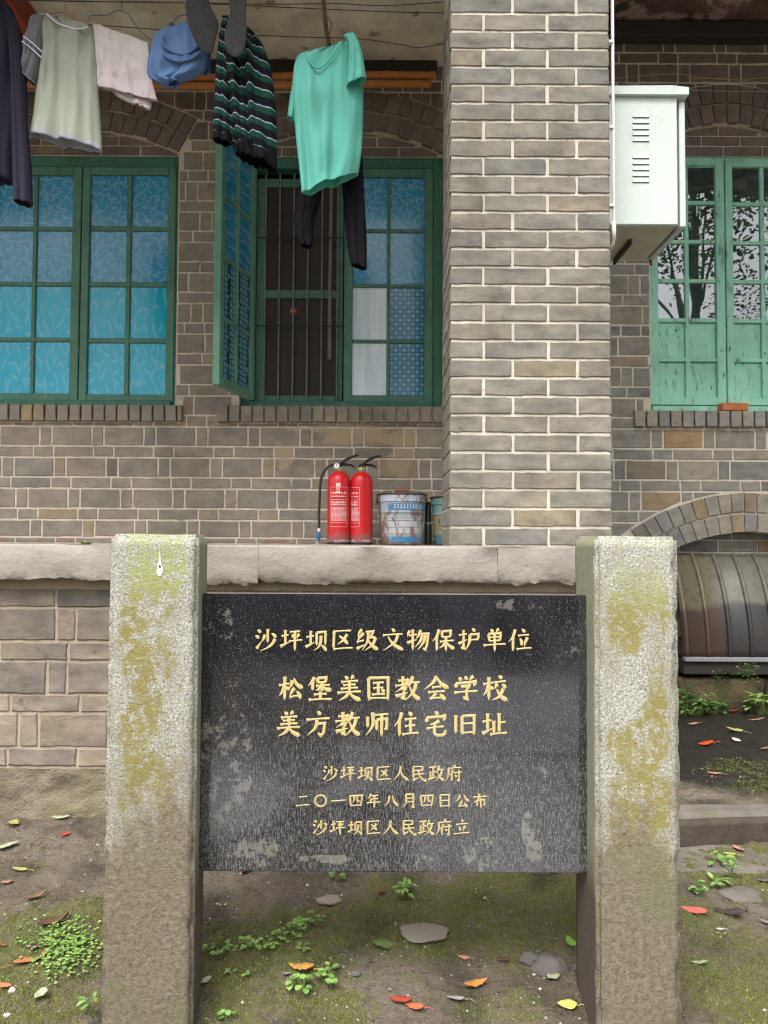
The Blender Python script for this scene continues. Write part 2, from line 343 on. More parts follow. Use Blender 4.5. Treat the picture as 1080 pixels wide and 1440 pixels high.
def granite_panel():
    m = Mt('black_granite', 0.10, 0.5); m.b.inputs['IOR'].default_value = 1.75
    p = m.pos(); x, y, z = m.xyz(p)
    sp = m.noise(p, 420, 2, 0.6); st = m.noise(m.stretch(p, (420, 1, 50)), 1.0, 4, 0.65)
    low = m.step(z, 1.0, 0.42, 0.0, 1.0); mid = m.noise(m.stretch(p, (1, 1, 0.5)), 5, 5, 0.6)
    amt = m.add(m.mul(low, 0.13), m.mul(m.sub(mid, 0.5), 0.16))
    s1 = m.step(m.add(st, amt), 0.61, 0.73, 0, 0.45); s2 = m.step(m.add(sp, m.mul(amt, 0.5)), 0.63, 0.72, 0, 0.55)
    c = m.mix(mid, (0.010, 0.010, 0.012), (0.022, 0.022, 0.026))
    c = m.mix(s1, c, (0.22, 0.22, 0.22)); c = m.mix(s2, c, (0.36, 0.36, 0.34))
    # pale crusts: the left blotch, the streak marks in the corners and along the foot
    nz = m.noise(p, 9, 5, 0.6); rg = m.noise(m.vadd(p, (2, 0, 5)), 30, 6, 0.75)
    for (px, pz, rx, rz, th, k) in CRUST:
        d = m.n('VectorMath', p_operation='LENGTH', i0=m.stretch(p, (1 / rx, 0, 1 / rz), (-px / rx, 0, -pz / rz))).outputs['Value']
        a = m.step(m.add(d, m.lin(nz, 0.25, 0.75, 0.5, -0.5)), 1.0, 0.8)
        g = m.mul(a, m.step(rg, th + 0.025, th + 0.085, 0, k * 0.8)); c = m.mix(g, c, (0.21, 0.20, 0.17))
    film_refl = m.step(m.noise(p, 2.6, 2, 0.4), 0.50, 0.54, 0, 0.05)      # dusty film; its bluish patches paint in the reflections
    c = m.mix(film_refl, c, (0.16, 0.165, 0.2))
    m.color(c); m.rough(m.add(m.lin(s1, 0, 1, 0.06, 0.6), m.mul(film_refl, 0.6)))
    m.bump(m.noise(p, 60, 2, 0.5), 0.012, 0.002); return m.m
YP = 1.885
def pc(u, v): q = at(u, v, YP); return q.x, q.z
CRUST = []
for (u, v, ru, rv, th, k) in ((318, 1080, 42, 105, 0.50, 0.75), (310, 878, 26, 24, 0.48, 0.7), (355, 1200, 60, 20, 0.50, 0.85), (680, 1200, 30, 26, 0.47, 0.85), (742, 1165, 9, 22, 0.40, 0.9), (752, 1200, 12, 16, 0.42, 0.8),
                              (715, 850, 40, 10, 0.47, 0.7), (780, 890, 45, 50, 0.56, 0.7), (460, 1208, 40, 8, 0.40, 0.8), (760, 985, 40, 40, 0.60, 0.5), (590, 1210, 22, 12, 0.45, 0.8), (480, 845, 90, 14, 0.60, 0.5), (765, 1105, 12, 30, 0.50, 0.6)):
    x, z = pc(u, v); CRUST.append((x, z, ru / 573, rv / 573, th, k))
PANEL = granite_panel()
def gold_mat(wear=0.35):
    m = Mt('gold_paint', 0.45, 0.4); p = m.pos(); c = m.mix(m.noise(p, 200, 3, 0.7), (0.42, 0.32, 0.12), (0.64, 0.52, 0.25))
    c = m.mix(m.step(m.noise(p, 320, 3, 0.8), 0.62 - 0.14 * (wear > 0.5), 0.68, 0, wear), c, (0.2, 0.18, 0.14)); m.color(c); return m.m
GOLD = gold_mat(); GOLD_W = gold_mat(0.75)
def ledge_mat():
    m = Mt('ledge_stone', 0.85, 0.25); o = m.pos()
    n = m.noise(m.stretch(o, (0.6, 1, 1.6)), 4, 6, 0.6); c = m.ramp(n, [(0.3, (0.20, 0.18, 0.155)), (0.48, (0.30, 0.275, 0.24)), (0.7, (0.385, 0.36, 0.32))])
    c = m.mix(m.step(m.noise(o, 11, 6, 0.7), 0.6, 0.7, 0, 0.45), c, (0.2, 0.165, 0.13)); x, y, z = m.xyz(o)
    c = m.mix(m.mul(m.step(z, 1.06, 1.0), m.step(m.noise(o, 16, 5), 0.4, 0.6, 0.1, 0.7)), c, (0.17, 0.14, 0.11))
    m.color(c); m.bump(m.add(m.noise(o, 60, 5, 0.7), m.mul(m.noise(o, 12, 4), 2.0)), 0.5, 0.008); return m.m
LEDGE = ledge_mat()
def rough_mat(name, a, b, g=(0.15, 0.14, 0.06), gl=0.5, sc=6, strength=0.9):
    m = Mt(name, 0.92, 0.2); o = m.pos(); n = m.noise(o, sc, 7, 0.65); c = m.mix(m.step(n, 0.3, 0.7), a, b)
    c = m.mix(m.step(m.noise(m.vadd(o, (4, 4, 4)), sc * 0.7, 5, 0.6), 0.48, 0.64, 0, gl), c, g)
    m.color(c); m.bump(m.add(m.noise(o, 24, 6, 0.7), m.mul(m.noise(o, 110, 4, 0.7), 0.4)), strength, 0.02); return m.m
FOOT = rough_mat('rubble_footing', (0.17, 0.14, 0.10), (0.30, 0.26, 0.19), (0.19, 0.18, 0.09), 0.6)
KERB = rough_mat('kerb_stone', (0.13, 0.115, 0.10), (0.22, 0.20, 0.175), (0.12, 0.125, 0.06), 0.5, 7, 0.5)
RISER = rough_mat('dark_kerb_face', (0.055, 0.043, 0.035), (0.10, 0.08, 0.065), (0.07, 0.065, 0.04), 0.4, 7, 0.5)
MOSSY = rough_mat('mossy_stone', (0.05, 0.045, 0.03), (0.14, 0.11, 0.06), (0.06, 0.10, 0.02), 0.9, 9)
def ceil_mat(name, a, b, spots):
    m = Mt(name, 0.9, 0.2); o = m.pos(); c = m.mix(m.step(m.noise(o, 2.5, 6, 0.65), 0.35, 0.65), a, b)
    for i, (cc, sc, th, k) in enumerate(spots): c = m.mix(m.step(m.noise(m.vadd(o, (7.0 * i + 3, 2, 1)), sc, 6, 0.65), th, th + 0.05, 0, k), c, cc)
    m.color(c); m.bump(m.noise(o, 14, 6, 0.7), 0.5, 0.02); return m.m
CEIL = ceil_mat('stained_plaster', (0.52, 0.47, 0.36), (0.80, 0.75, 0.62), [((0.10, 0.08, 0.05), 5, 0.6, 0.7)])
CEIL_D = ceil_mat('dark_boards', (0.05, 0.036, 0.034), (0.13, 0.085, 0.07), [((0.34, 0.25, 0.22), 3.2, 0.53, 0.75), ((0.2, 0.22, 0.38), 1.6, 0.57, 0.8), ((0.25, 0.1, 0.06), 6, 0.66, 0.6)])
DARKWOOD = plain('dark_wood', (0.035, 0.028, 0.024), 0.8); REDWOOD = plain('red_painted_wood', (0.30, 0.055, 0.03), 0.7, var=0.35)
BAMBOO = plain('bamboo', (0.42, 0.16, 0.045), 0.55, var=0.35); WIRE = plain('rusty_wire', (0.045, 0.035, 0.03), 0.7); WIRE_L = plain('pale_wire', (0.32, 0.25, 0.17), 0.7)
BLACKP = plain('black_plastic', (0.02, 0.02, 0.022), 0.4, 0.5); WHITEP = plain('white_pipe_plastic', (0.78, 0.78, 0.75), 0.4, var=0.04)

# ------------------------------------------------------------------ ground
def sm(a, b, x):
    t = max(0.0, min(1.0, (x - a) / (b - a))); return t * t * (3 - 2 * t)
def ground_z(x, y, fine=True):
    zl = 0.15 + (y - 2.85) * 0.143 if y < 2.85 else 0.15
    zl = max(zl, -0.05)
    zr = 0.035 + (y - 2.6) * 0.05 if y < 2.95 else 0.17
    zr = max(zr, -0.05)
    k = sm(0.65, 1.1, x); z = zl * (1 - k) + zr * k
    if fine:
        e = 1.0 if abs(x) < 4 and 0.8 < y < 6 else 0.3
        z += e * (0.018 * noise.noise((x * 2.3, y * 2.3, 1)) + 0.011 * noise.noise((x * 9, y * 9, 5)) + 0.009 * noise.noise((x * 24, y * 24, 3)) + 0.006 * noise.noise((x * 50, y * 50, 9)))
    return z
def gat(u, v):
    """where the photo's pixel meets the ground"""
    a, b = (u - 540) / FPX, (720 - v) / FPX; d = cF + camR * a + camU * b; p = Vector((0, 0, EYE)); t = 0.8
    while t < 8:
        q = p + d * t
        if q.z < ground_z(q.x, q.y): return q
        t += 0.004
    return q + Vector((0, 0, 0.004))
MOSS_SPOTS = [(75, 1330, 95, 55, 1.0), (30, 1420, 90, 35, 0.8), (380, 1340, 130, 50, 0.8), (400, 1410, 110, 30, 0.7), (640, 1300, 190, 40, 0.75), (600, 1262, 90, 14, 1.0), (705, 1246, 70, 10, 1.2), (800, 1260, 60, 30, 0.7), (1050, 1225, 80, 30, 1.1), (1010, 1330, 90, 60, 0.55), (1020, 1400, 80, 40, 0.7), (1060, 1080, 40, 10, 1.1), (1070, 1105, 30, 6, 1.5), (1000, 1000, 60, 16, 0.7), (700, 1420, 60, 25, 0.5), (560, 1260, 60, 20, 0.7)]
MS = []
for (u, v, ru, rv, k) in MOSS_SPOTS:
    c = gat(u, v); rx = (gat(u + ru, v) - c).length if u + ru < 1300 else 0.2; ry = abs(gat(u, v - rv).y - gat(u, min(v + rv, 1500)).y) / 2 + 0.02; MS.append((c.x, c.y, rx, ry, k))
def moss(x, y):
    s = 0
    for (cx, cy, rx, ry, k) in MS:
        d = ((x - cx) / rx) ** 2 + ((y - cy) / ry) ** 2
        if d < 4: s = max(s, k * (1 - d / 1.9) )
    n = noise.noise((x * 6, y * 9, 2)) * 0.45 + noise.noise((x * 22, y * 30, 7)) * 0.35 + noise.noise((x * 70, y * 70, 7)) * 0.2
    return max(0.0, min(1.0, (s + n * 0.9 - 0.04) * 2.0))
WET = [(990, 1030, 110, 18), (1040, 1072, 110, 20), (1000, 1008, 80, 10), (1080, 1045, 80, 20)]
WS = []
for (u, v, ru, rv) in WET:
    c = gat(u, v); WS.append((c.x, c.y, ru / FPX * c.y * 1.3, abs(gat(u, v - rv).y - gat(u, v + rv).y) * 0.95))
def wet(x, y):
    s = 0
    for (cx, cy, rx, ry) in WS: s = max(s, 1.5 - ((x - cx) / rx) ** 2 - ((y - cy) / ry) ** 2)
    return max(0, min(1, s * 1.4 + noise.noise((x * 7, y * 7, 4)) * 1.0)) if s > -0.3 else 0.0
def axis(lo, hi, st, outs):
    a = [lo + i * st for i in range(int((hi - lo) / st) + 1)]; return sorted(set([-o for o in outs if -o < lo] + a + [o for o in outs if o > hi]))
gx = axis(-2.0, 2.4, 0.009, [2.6, 3, 4, 6, 10, 20, 40, 90]); gx = [-90, -40, -20, -10, -6, -4, -3, -2.4] + [x for x in gx if x >= -2.0]
gy = [-90, -50, -25, -12, -6, -3, -1, 0, 0.6, 1.0, 1.3] + [1.4 + i * 0.008 for i in range(225)] + [3.2 + i * 0.03 for i in range(56)] + [5.2, 6, 8, 12, 25, 60]
def moss_lift(x, y, mo):
    return mo * (0.005 + 0.007 * noise.noise((x * 38, y * 38, 4)) + 0.004 * noise.noise((x * 85, y * 85, 6))) if mo > 0 else 0.0
def gz(x, y):
    return ground_z(x, y) + (moss_lift(x, y, moss(x, y)) if -2.4 < x < 2.6 and 1.3 < y < 5 else 0.0)
vs = [(x, y, gz(x, y)) for y in gy for x in gx]; W_ = len(gx)
fs = [(j * W_ + i, j * W_ + i + 1, (j + 1) * W_ + i + 1, (j + 1) * W_ + i) for j in range(len(gy) - 1) for i in range(W_ - 1)]
gb = MB(); gb.v = vs; gb.f = fs
mg = Mt('mud', 0.85, 0.3); p = mg.pos()
att = mg.n('Attribute', p_attribute_name='cover'); cv = mg.n('SeparateColor', Color=att.outputs['Color'])
mossf, wetf = cv.outputs[0], cv.outputs[1]
c = mg.ramp(mg.noise(p, 3.2, 7, 0.65), [(0.3, (0.12, 0.096, 0.070)), (0.5, (0.20, 0.164, 0.124)), (0.7, (0.27, 0.232, 0.182))])
c = mg.mix(mg.step(mg.noise(mg.vadd(p, (1, 7, 1)), 15, 7, 0.75), 0.50, 0.62, 0, 0.55), c, (0.085, 0.066, 0.047))
c = mg.mix(mg.step(mg.noise(p, 45, 5, 0.75), 0.52, 0.66, 0, 0.7), c, (0.06, 0.047, 0.034))
c = mg.mix(mg.step(mg.noise(mg.vadd(p, (3, 5, 1)), 150, 3, 0.7), 0.60, 0.68, 0, 0.6), c, (0.38, 0.35, 0.29))
mc = mg.mix(mg.noise(p, 60, 4, 0.7), (0.085, 0.09, 0.028), (0.22, 0.225, 0.065)); mc = mg.mix(mg.step(mg.noise(p, 6, 3), 0.55, 0.68, 0, 0.6), mc, (0.14, 0.19, 0.045))
c = mg.mix(mg.mul(mossf, mg.step(mg.noise(p, 55, 6, 0.8), 0.38, 0.56, 0.1, 0.95)), c, mc)
c = mg.mix(mg.mul(wetf, 0.92), c, (0.018, 0.017, 0.014)); mg.color(c); mg.rough(mg.lin(wetf, 0, 1, 0.88, 0.35))
mg.bump(mg.add(mg.noise(p, 90, 5, 0.75), mg.mul(mg.noise(p, 22, 5, 0.7), 1.5)), 1.0, 0.016)
ground = gb.build('ground', mg.m, smooth=True, fix=False); struct(ground)
ca = ground.data.color_attributes.new('cover', 'FLOAT_COLOR', 'POINT')
buf = []
for (x, y, z) in vs:
    near = -2.4 < x < 2.6 and 1.3 < y < 5
    buf += [moss(x, y) if near else 0.2, wet(x, y) if near else 0.0, 0, 1]
ca.data.foreach_set('color', buf)

# pale paving the photographer stands on, just below the frame; it mirrors in the polished tablet
PAVE = plain('pale_concrete', (0.42, 0.42, 0.43), 0.85, var=0.15, sc=4, bump=0.4)
pv = bpy.data.objects.new('pavement', None); col.objects.link(pv); struct(pv)
for (pl_) in ([(0.12, 1.05), (0.9, 1.15), (0.9, -0.4), (0.16, -0.45)], [(0.92, 1.15), (2.6, 1.2), (2.6, -0.4), (0.92, -0.4)], [(0.17, -0.49), (2.6, -0.44), (2.6, -2.9), (0.27, -2.9)], [(-0.36, 0.42), (0.06, 0.10), (-0.02, -0.72), (-0.26, -0.78), (-0.18, -0.1)], [(-0.95, 0.9), (-0.5, 0.62), (-0.42, 0.1), (-0.8, -0.35), (-1.3, 0.0)]):
    mb_ = MB(); n_ = len(pl_); mb_.add([(x, y, -0.10) for x, y in pl_] + [(x, y, 0.0) for x, y in pl_], [tuple(range(n_)), tuple(range(n_, 2 * n_))] + [(i, (i + 1) % n_, (i + 1) % n_ + n_, i + n_) for i in range(n_)]); mb_.build('paving_slab', PAVE, pv)

# ------------------------------------------------------------------ brick building
_bm = {}
def outline_mesh(poly, h3, mat, front=0.0, depth=0.035, jit=0.0015, ch=0.003, name='brick', seg=0.09):
    """poly (x,z) counterclockwise seen from -Y; front face at y=front"""
    pts = []
    n = len(poly)
    for i in range(n):
        a, b = poly[i], poly[(i + 1) % n]; pts.append(a)
        L = math.hypot(b[0] - a[0], b[1] - a[1])
        m_ = int(L / seg)
        if m_:
            for t in [(q + 1) / (m_ + 1) for q in range(m_)]: pts.append((a[0] + (b[0] - a[0]) * t, a[1] + (b[1] - a[1]) * t))
    cx = sum(q[0] for q in pts) / len(pts); cz = sum(q[1] for q in pts) / len(pts)
    P = [(x + random.uniform(-jit, jit), z + random.uniform(-jit, jit)) for x, z in pts]
    def inset(q, d):
        L = math.hypot(q[0] - cx, q[1] - cz) or 1; kx = max(0, 1 - d / max(abs(q[0] - cx), d)); kz = max(0, 1 - d / max(abs(q[1] - cz), d))
        return (cx + (q[0] - cx) * kx, cz + (q[1] - cz) * kz)
    A = [inset(q, ch) for q in P]; N = len(P)
    v = [(x, front + random.uniform(-0.0006, 0.0006), z) for x, z in A] + [(x, front + ch, z) for x, z in P] + [(x, front + depth, z) for x, z in P]
    f = [tuple(range(N))] + [(i, i + N, (i + 1) % N + N, (i + 1) % N) for i in range(N)] + [(i + N, i + 2 * N, (i + 1) % N + 2 * N, (i + 1) % N + N) for i in range(N)]
    return v, f
class BrickWork:
    """bricks of one wall; emits up to `limit` visible ones as parts, the rest joined"""
    def __init__(s, parent, mat, Y, depth=0.035, limit=298, ch=0.003, jit=0.0015, seg=0.09):
        s.seg = seg
        s.parent, s.mat, s.Y, s.depth, s.limit, s.items, s.ch, s.jit = parent, mat, Y, depth, limit, [], ch, jit
    def rect(s, x0, x1, z0, z1, name='brick', y=0.0, mat=None, loosen=0.0015):
        if x1 - x0 < 0.018 or z1 - z0 < 0.012: return
        s.items.append((name, 'r', (x0, x1, z0, z1), y, mat))
    def poly(s, pts, name='brick', y=0.0, mat=None):
        if len(pts) < 3: return
        A = sum(pts[i][0] * pts[(i + 1) % len(pts)][1] - pts[(i + 1) % len(pts)][0] * pts[i][1] for i in range(len(pts))) / 2
        if abs(A) < 0.0006: return
        s.items.append((name, 'p', pts, y, mat))
    def finish(s):
        def centre(it):
            g = it[2]; return Vector(((g[0] + g[1]) / 2, s.Y, (g[2] + g[3]) / 2)) if it[1] == 'r' else Vector((sum(q[0] for q in g) / len(g), s.Y, sum(q[1] for q in g) / len(g)))
        vis = []; rest = []
        for it in s.items:
            c = centre(it)
            (vis if inframe(c) and not s.hidden(c) else rest).append((it, c))
        vis.sort(key=lambda t: abs(proj(t[1])[1] - 600)); rest += vis[s.limit:]; vis = vis[:s.limit]
        for (name, kind, g, y, mat), c in vis:
            mt = mat or s.mat
            if kind == 'r':
                w, h = g[1] - g[0], g[3] - g[2]; key = (s.Y, mt.name, s.depth, round(w / 0.008), round(h / 0.004), random.randrange(3))
                if key not in _bm:
                    mb = MB(); W, H = w / 2, h / 2; mb.add(*outline_mesh([(-W, -H), (W, -H), (W, H), (-W, H)], 0, mt, 0, s.depth, s.jit, s.ch, seg=s.seg)); _bm[key] = (mb.mesh(name, mt, fix=False), w, h)
                me, w0, h0 = _bm[key]; o = link(name, me, s.parent)
                o.location = (c.x, s.Y + y + random.uniform(-0.0012, 0.0012), c.z); o.scale = (w / w0, 1, h / h0)
                o.rotation_euler = (random.uniform(-0.004, 0.004), random.uniform(-0.004, 0.004), random.uniform(-0.004, 0.004))
            else:
                mb = MB(); mb.add(*outline_mesh([(a - c.x, b - c.z) for a, b in g], 0, mt, 0, s.depth, s.jit * 0.6, s.ch)); o = mb.build(name, mt, s.parent, fix=False); o.location = (c.x, s.Y + y, c.z)
        by = {}
        for (name, kind, g, y, mat), c in rest:
            mt = mat or s.mat; mb = by.setdefault(mt.name, (MB(), mt))[0]
            pl = [(g[0], g[2]), (g[1], g[2]), (g[1], g[3]), (g[0], g[3])] if kind == 'r' else g
            mb.add(*outline_mesh(pl, 0, mt, s.Y + y, s.depth, s.jit, s.ch))
        for mb, mt in by.values(): stuff(mb.build('brickwork', mt, s.parent, fix=False))
    def hidden(s, c):
        if abs(s.Y - 3.06) < 0.3 or s.Y < 3: return False
        u, v = proj(c); return 640 < u < 855 and s.Y > 3.2 or (165 < u < 272 and v > 770) or (830 < u < 945 and v > 770)
def clip_half(poly, px, pz, nx, nz):
    """keep the side where (p - P).n >= 0"""
    out = []
    for i in range(len(poly)):
        a, b = poly[i], poly[(i + 1) % len(poly)]
        da = (a[0] - px) * nx + (a[1] - pz) * nz; db = (b[0] - px) * nx + (b[1] - pz) * nz
        if da >= 0: out.append(a)
        if (da >= 0) != (db >= 0): t = da / (da - db); out.append((a[0] + (b[0] - a[0]) * t, a[1] + (b[1] - a[1]) * t))
    return out
def course(x0, x1, seq, phase, joint=0.011):
    """intervals of bricks of the lengths seq repeated, joint between"""
    per = sum(seq) + joint * len(seq); x = x0 + (phase % per) - per; out = []; i = 0
    while x < x1:
        L = seq[i % len(seq)]; a, b = max(x, x0), min(x + L, x1)
        if b - a > 0.02: out.append((a, b))
        x += L + joint; i += 1
    return out
def voussoirs(bw, cx, cz, r0, r1, half, n, y=0.0, mat=None, gap=0.007, lim=None):
    for i in range(n):
        a0 = -half + 2 * half * i / n; a1 = -half + 2 * half * (i + 1) / n
        g0, g1 = gap / 2 / r0, gap / 2 / r1; j = random.uniform(-0.003, 0.003)
        P = []
        for (a, r) in ((a0 + g0, r0 + j), (a1 - g0, r0 + j), (a1 - g1, r1 - 0.008 + j), (a0 + g1, r1 - 0.008 + j)): P.append((cx + r * math.sin(a), cz + r * math.cos(a)))
        mid = (a0 + a1) / 2
        if lim and not lim(cx + r0 * math.sin(mid)): continue
        bw.poly(P, 'arch_brick', y, mat)
def mortar_wall(x0, x1, z0, z1, openings, Y, thick, mat, name, parent):
    """openings: dict(xl,xr,zb,zs,cx,cz,r) with arched head; columns of boxes follow the head"""
    mb = MB(); xs = {x0, x1}
    for o in openings:
        n = 28
        for i in range(n + 1): xs.add(o['xl'] + (o['xr'] - o['xl']) * i / n)
    xs = sorted(x for x in xs if x0 <= x <= x1)
    for a, b in zip(xs, xs[1:]):
        m = (a + b) / 2; spans = [(z0, z0, z1, z1)]
        for o in openings:
            if o['xl'] < m < o['xr']:
                def top(x): return o['cz'] + math.sqrt(max(o['r'] ** 2 - (x - o['cx']) ** 2, 0))
                new = []
                for (la, lb, ha, hb) in spans:
                    if not (la < o['zb'] + 0.01 < ha or la <= o['zb'] or la < top(m) < ha) or o['zb'] >= ha or top(m) <= la: new.append((la, lb, ha, hb)); continue
                    if o['zb'] > la: new.append((la, lb, o['zb'], o['zb']))
                    if top(m) < ha: new.append((top(a), top(b), ha, hb))
                spans = new
        for (la, lb, ha, hb) in spans:
            if ha - la < 0.001: continue
            v = [(a, Y, la), (b, Y, lb), (b, Y, hb), (a, Y, ha), (a, Y + thick, la), (b, Y + thick, lb), (b, Y + thick, hb), (a, Y + thick, ha)]
            mb.add(v, [(0, 1, 2, 3), (5, 4, 7, 6), (4, 5, 1, 0), (3, 2, 6, 7), (4, 0, 3, 7), (1, 5, 6, 2)])
    return mb.build(name, mat, parent, fix=False)

YW = 4.80; PLAT = 1.135
def WX(u, v=570): return at(u, v, YW).x
def WZ(v, u=540): return at(u, v, YW).z
def arch_from(xl, xr, zs, ang):
    h = (xr - xl) / 2; r = h / math.sin(ang); return dict(xl=xl, xr=xr, zs=zs, cx=(xl + xr) / 2, cz=zs - r * math.cos(ang), r=r, ang=ang)
Z_SILL = WZ(570, 200); Z_HEAD = WZ(214, 250)
winL = arch_from(WX(-36), WX(246), Z_HEAD, R(28)); winL['zb'] = Z_SILL
winM = arch_from(WX(336), WX(623), Z_HEAD, R(28)); winM['zb'] = Z_SILL
Z_SILL_R = WZ(578, 1000); Z_HEAD_R = WZ(214, 1000)
winR = arch_from(WX(916), WX(1136), Z_HEAD_R, R(43)); winR['zb'] = Z_SILL_R
XSPLIT = WX(760)
Z_CEIL = WZ(92, 300)

def build_wall(parent, bw, x0, x1, z_lo, z_hi, wins, phase, base_arch=None, mat_dark=None):
    z = PLAT + 0.0405 if not base_arch else PLAT - 0.196 * 5 + 0.0255
    if not base_arch:
        for (a, b) in course(x0, x1, (0.24, 0.115), 0.07): bw.rect(a, b, PLAT + 0.002, PLAT + 0.029)
    tops = {}
    # course rhythm measured on the photo: thin, thick, thin, thick ... one pair = 0.196 m
    k = 0
    seqA = (0.24, 0.065); seqB = (0.24, 0.115)
    while z < z_hi:
        thick = (k % 2 == 0); h = (0.112 if thick else 0.061) if (k or base_arch) else 0.097
        zt = min(z + h, z_hi); seq = seqA if thick else seqB
        for w in wins:
            if zt <= w['zb'] - 0.10: tops[id(w)] = zt
        for (a, b) in course(x0, x1, seq, phase + k * 0.117 + (0.03 if k % 4 == 1 else 0)):
            pieces = [(a, b)]
            for w in wins:   # clear the window openings and the sill course
                if zt > w['zb'] - 0.115 and z < w['zs'] + 0.0:
                    ext = 0.05 if z < w['zb'] - 0.003 else 0.008
                    if z < w['zb'] - 0.003 and zt <= w['zb'] - 0.10: ext = -9
                    np_ = []
                    for (p, q) in pieces:
                        l, r = w['xl'] - ext, w['xr'] + ext
                        if ext < 0: np_.append((p, q)); continue
                        if q <= l or p >= r: np_.append((p, q)); continue
                        if p < l: np_.append((p, min(q, l) ))
                        if q > r: np_.append((max(p, r), q))
                    pieces = np_
            if any(zt > w['zs'] and z < w['cz'] + w['r'] + w['ring'] for w in wins):
                np_ = []
                for (p, q) in pieces:
                    if q - p > 0.15: m_ = (p + q) / 2; np_ += [(p, m_ - 0.004), (m_ + 0.004, q)]
                    else: np_.append((p, q))
                pieces = np_
            for (p, q) in pieces:
                poly = [(p, z), (q, z), (q, zt), (p, zt)]; done = False
                for w in list(wins) + ([base_arch] if base_arch else []):
                    ro = w['r'] + w['ring'] ; mx, mz = (p + q) / 2, (z + zt) / 2
                    if w is base_arch and mz < w['zs'] + 0.02 and w['xl'] - 0.2 < mx < w['xr'] + 0.2:
                        if zt < w['zs'] + 0.01:
                            if mx > w['xl'] and mx < w['xr']: done = True; break
                            continue
                    if z < w['zs'] - 0.005 and w is not base_arch: continue
                    near = min(math.hypot(px_ - w['cx'], pz_ - w['cz']) for px_, pz_ in poly)
                    if near < ro:
                        dx, dz = mx - w['cx'], mz - w['cz']; L = math.hypot(dx, dz); ax = abs(math.atan2(dx, dz))
                        if ax > w['ang']:
                            sg = 1 if dx > 0 else -1; ca, sa = math.cos(w['ang']), math.sin(w['ang'])
                            poly = clip_half(poly, w['cx'] + sg * 0.008, w['cz'], sg * ca, -sa)
                            if len(poly) < 3: done = True; break
                            continue
                        far = max(poly, key=lambda t: math.hypot(t[0] - w['cx'], t[1] - w['cz'])); fd = math.hypot(far[0] - w['cx'], far[1] - w['cz'])
                        if fd < ro: done = True; break
                        ux, uz = (far[0] * 0.5 + mx * 0.5 - w['cx']), (far[1] * 0.5 + mz * 0.5 - w['cz']); l2 = math.hypot(ux, uz); ux /= l2; uz /= l2
                        poly = clip_half(poly, w['cx'] + ux * (ro + 0.004), w['cz'] + uz * (ro + 0.004), ux, uz)
                        if len(poly) < 3: done = True; break
                if done: continue
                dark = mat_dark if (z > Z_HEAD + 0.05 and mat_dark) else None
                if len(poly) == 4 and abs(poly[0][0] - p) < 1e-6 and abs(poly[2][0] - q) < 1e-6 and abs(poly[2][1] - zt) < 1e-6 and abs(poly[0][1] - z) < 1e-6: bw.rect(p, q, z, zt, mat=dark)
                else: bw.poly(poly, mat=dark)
        z = zt + 0.0115; k += 1
    for w in wins:
        n = round(2 * w['ang'] * w['r'] / 0.078)
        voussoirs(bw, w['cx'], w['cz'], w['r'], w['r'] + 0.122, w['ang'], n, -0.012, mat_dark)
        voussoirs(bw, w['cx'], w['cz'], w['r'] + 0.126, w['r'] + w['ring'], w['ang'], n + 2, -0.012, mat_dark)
        # sill: a row of bricks on edge, standing proud
        xs = w['sx0']; xe = w['sx1']
        while xs < xe:
            q = min(xs + 0.064, xe); bw.rect(xs, q, w['zb'] - 0.103, w['zb'] - 0.004, 'sill_brick', -0.035); xs = q + 0.011
        zq = tops.get(id(w), 0) + 0.010
        if w['zb'] - 0.113 - zq > 0.012:
            for (a, b) in course(w['xl'] - 0.05, w['xr'] + 0.05, (0.24, 0.115), 0.05): bw.rect(a, b, zq, w['zb'] - 0.113)
        # blind panel between the arch and the window head
        zc = w['zs'] + 0.004; kk = 0
        while zc < w['cz'] + w['r']:
            for (a, b) in course(w['xl'], w['xr'], (0.24,), 0.11 * kk):
                poly = [(a, zc), (b, zc), (b, zc + 0.056), (a, zc + 0.056)]
                for t in range(-6, 7):
                    an = w['ang'] * t / 6 * 1.0; ux, uz = math.sin(an), math.cos(an); r = w['r'] - 0.006
                    poly = clip_half(poly, w['cx'] + ux * r, w['cz'] + uz * r, -ux, -uz)
                    if len(poly) < 3: break
                if len(poly) >= 3: bw.poly(poly, 'panel_brick', 0.045, mat_dark)
            zc += 0.066; kk += 1
for w in (winL, winM, winR): w['ring'] = 0.25
winL['sx0'], winL['sx1'] = WX(-50), WX(257, 585); winM['sx0'], winM['sx1'] = WX(307, 585), WX(640, 585); winR['sx0'], winR['sx1'] = WX(891, 588), WX(1160, 588)
ZT = 4.5
wallL = thing('brick_wall', 'grey brick veranda wall with blue-paned green windows, left of the pillar', 'wall', (-1.0, YW, PLAT))
mortar_wall(-3.6, XSPLIT, PLAT - 0.1, ZT, [winL, winM], YW + 0.004, 0.30, MOR_W, 'mortar', wallL)
bw = BrickWork(wallL, WB, YW, jit=0.0022, seg=0.06); build_wall(wallL, bw, -3.5, XSPLIT, PLAT, ZT - 0.2, [winL, winM], 0.06, None, DARKB); bw.finish()
bx0 = at(895, 763, YW).x
base_arch = dict(xl=at(941, 770, YW).x, xr=at(1169, 770, YW).x, zs=WZ(770, 1000), cx=at(1055, 740, YW).x, r=1.06, ring=0.25)
base_arch['cz'] = WZ(748, 1055) - base_arch['r']; hh = (base_arch['xr'] - base_arch['xl']) / 2
base_arch['zs'] = base_arch['cz'] + math.sqrt(base_arch['r'] ** 2 - hh ** 2); base_arch['ang'] = R(37); base_arch['zb'] = 0.0
wallR = thing('brick_wall', 'grey brick wall right of the pillar, with a clear-paned window above a low brick arch', 'wall', (1.6, YW, 0.2))
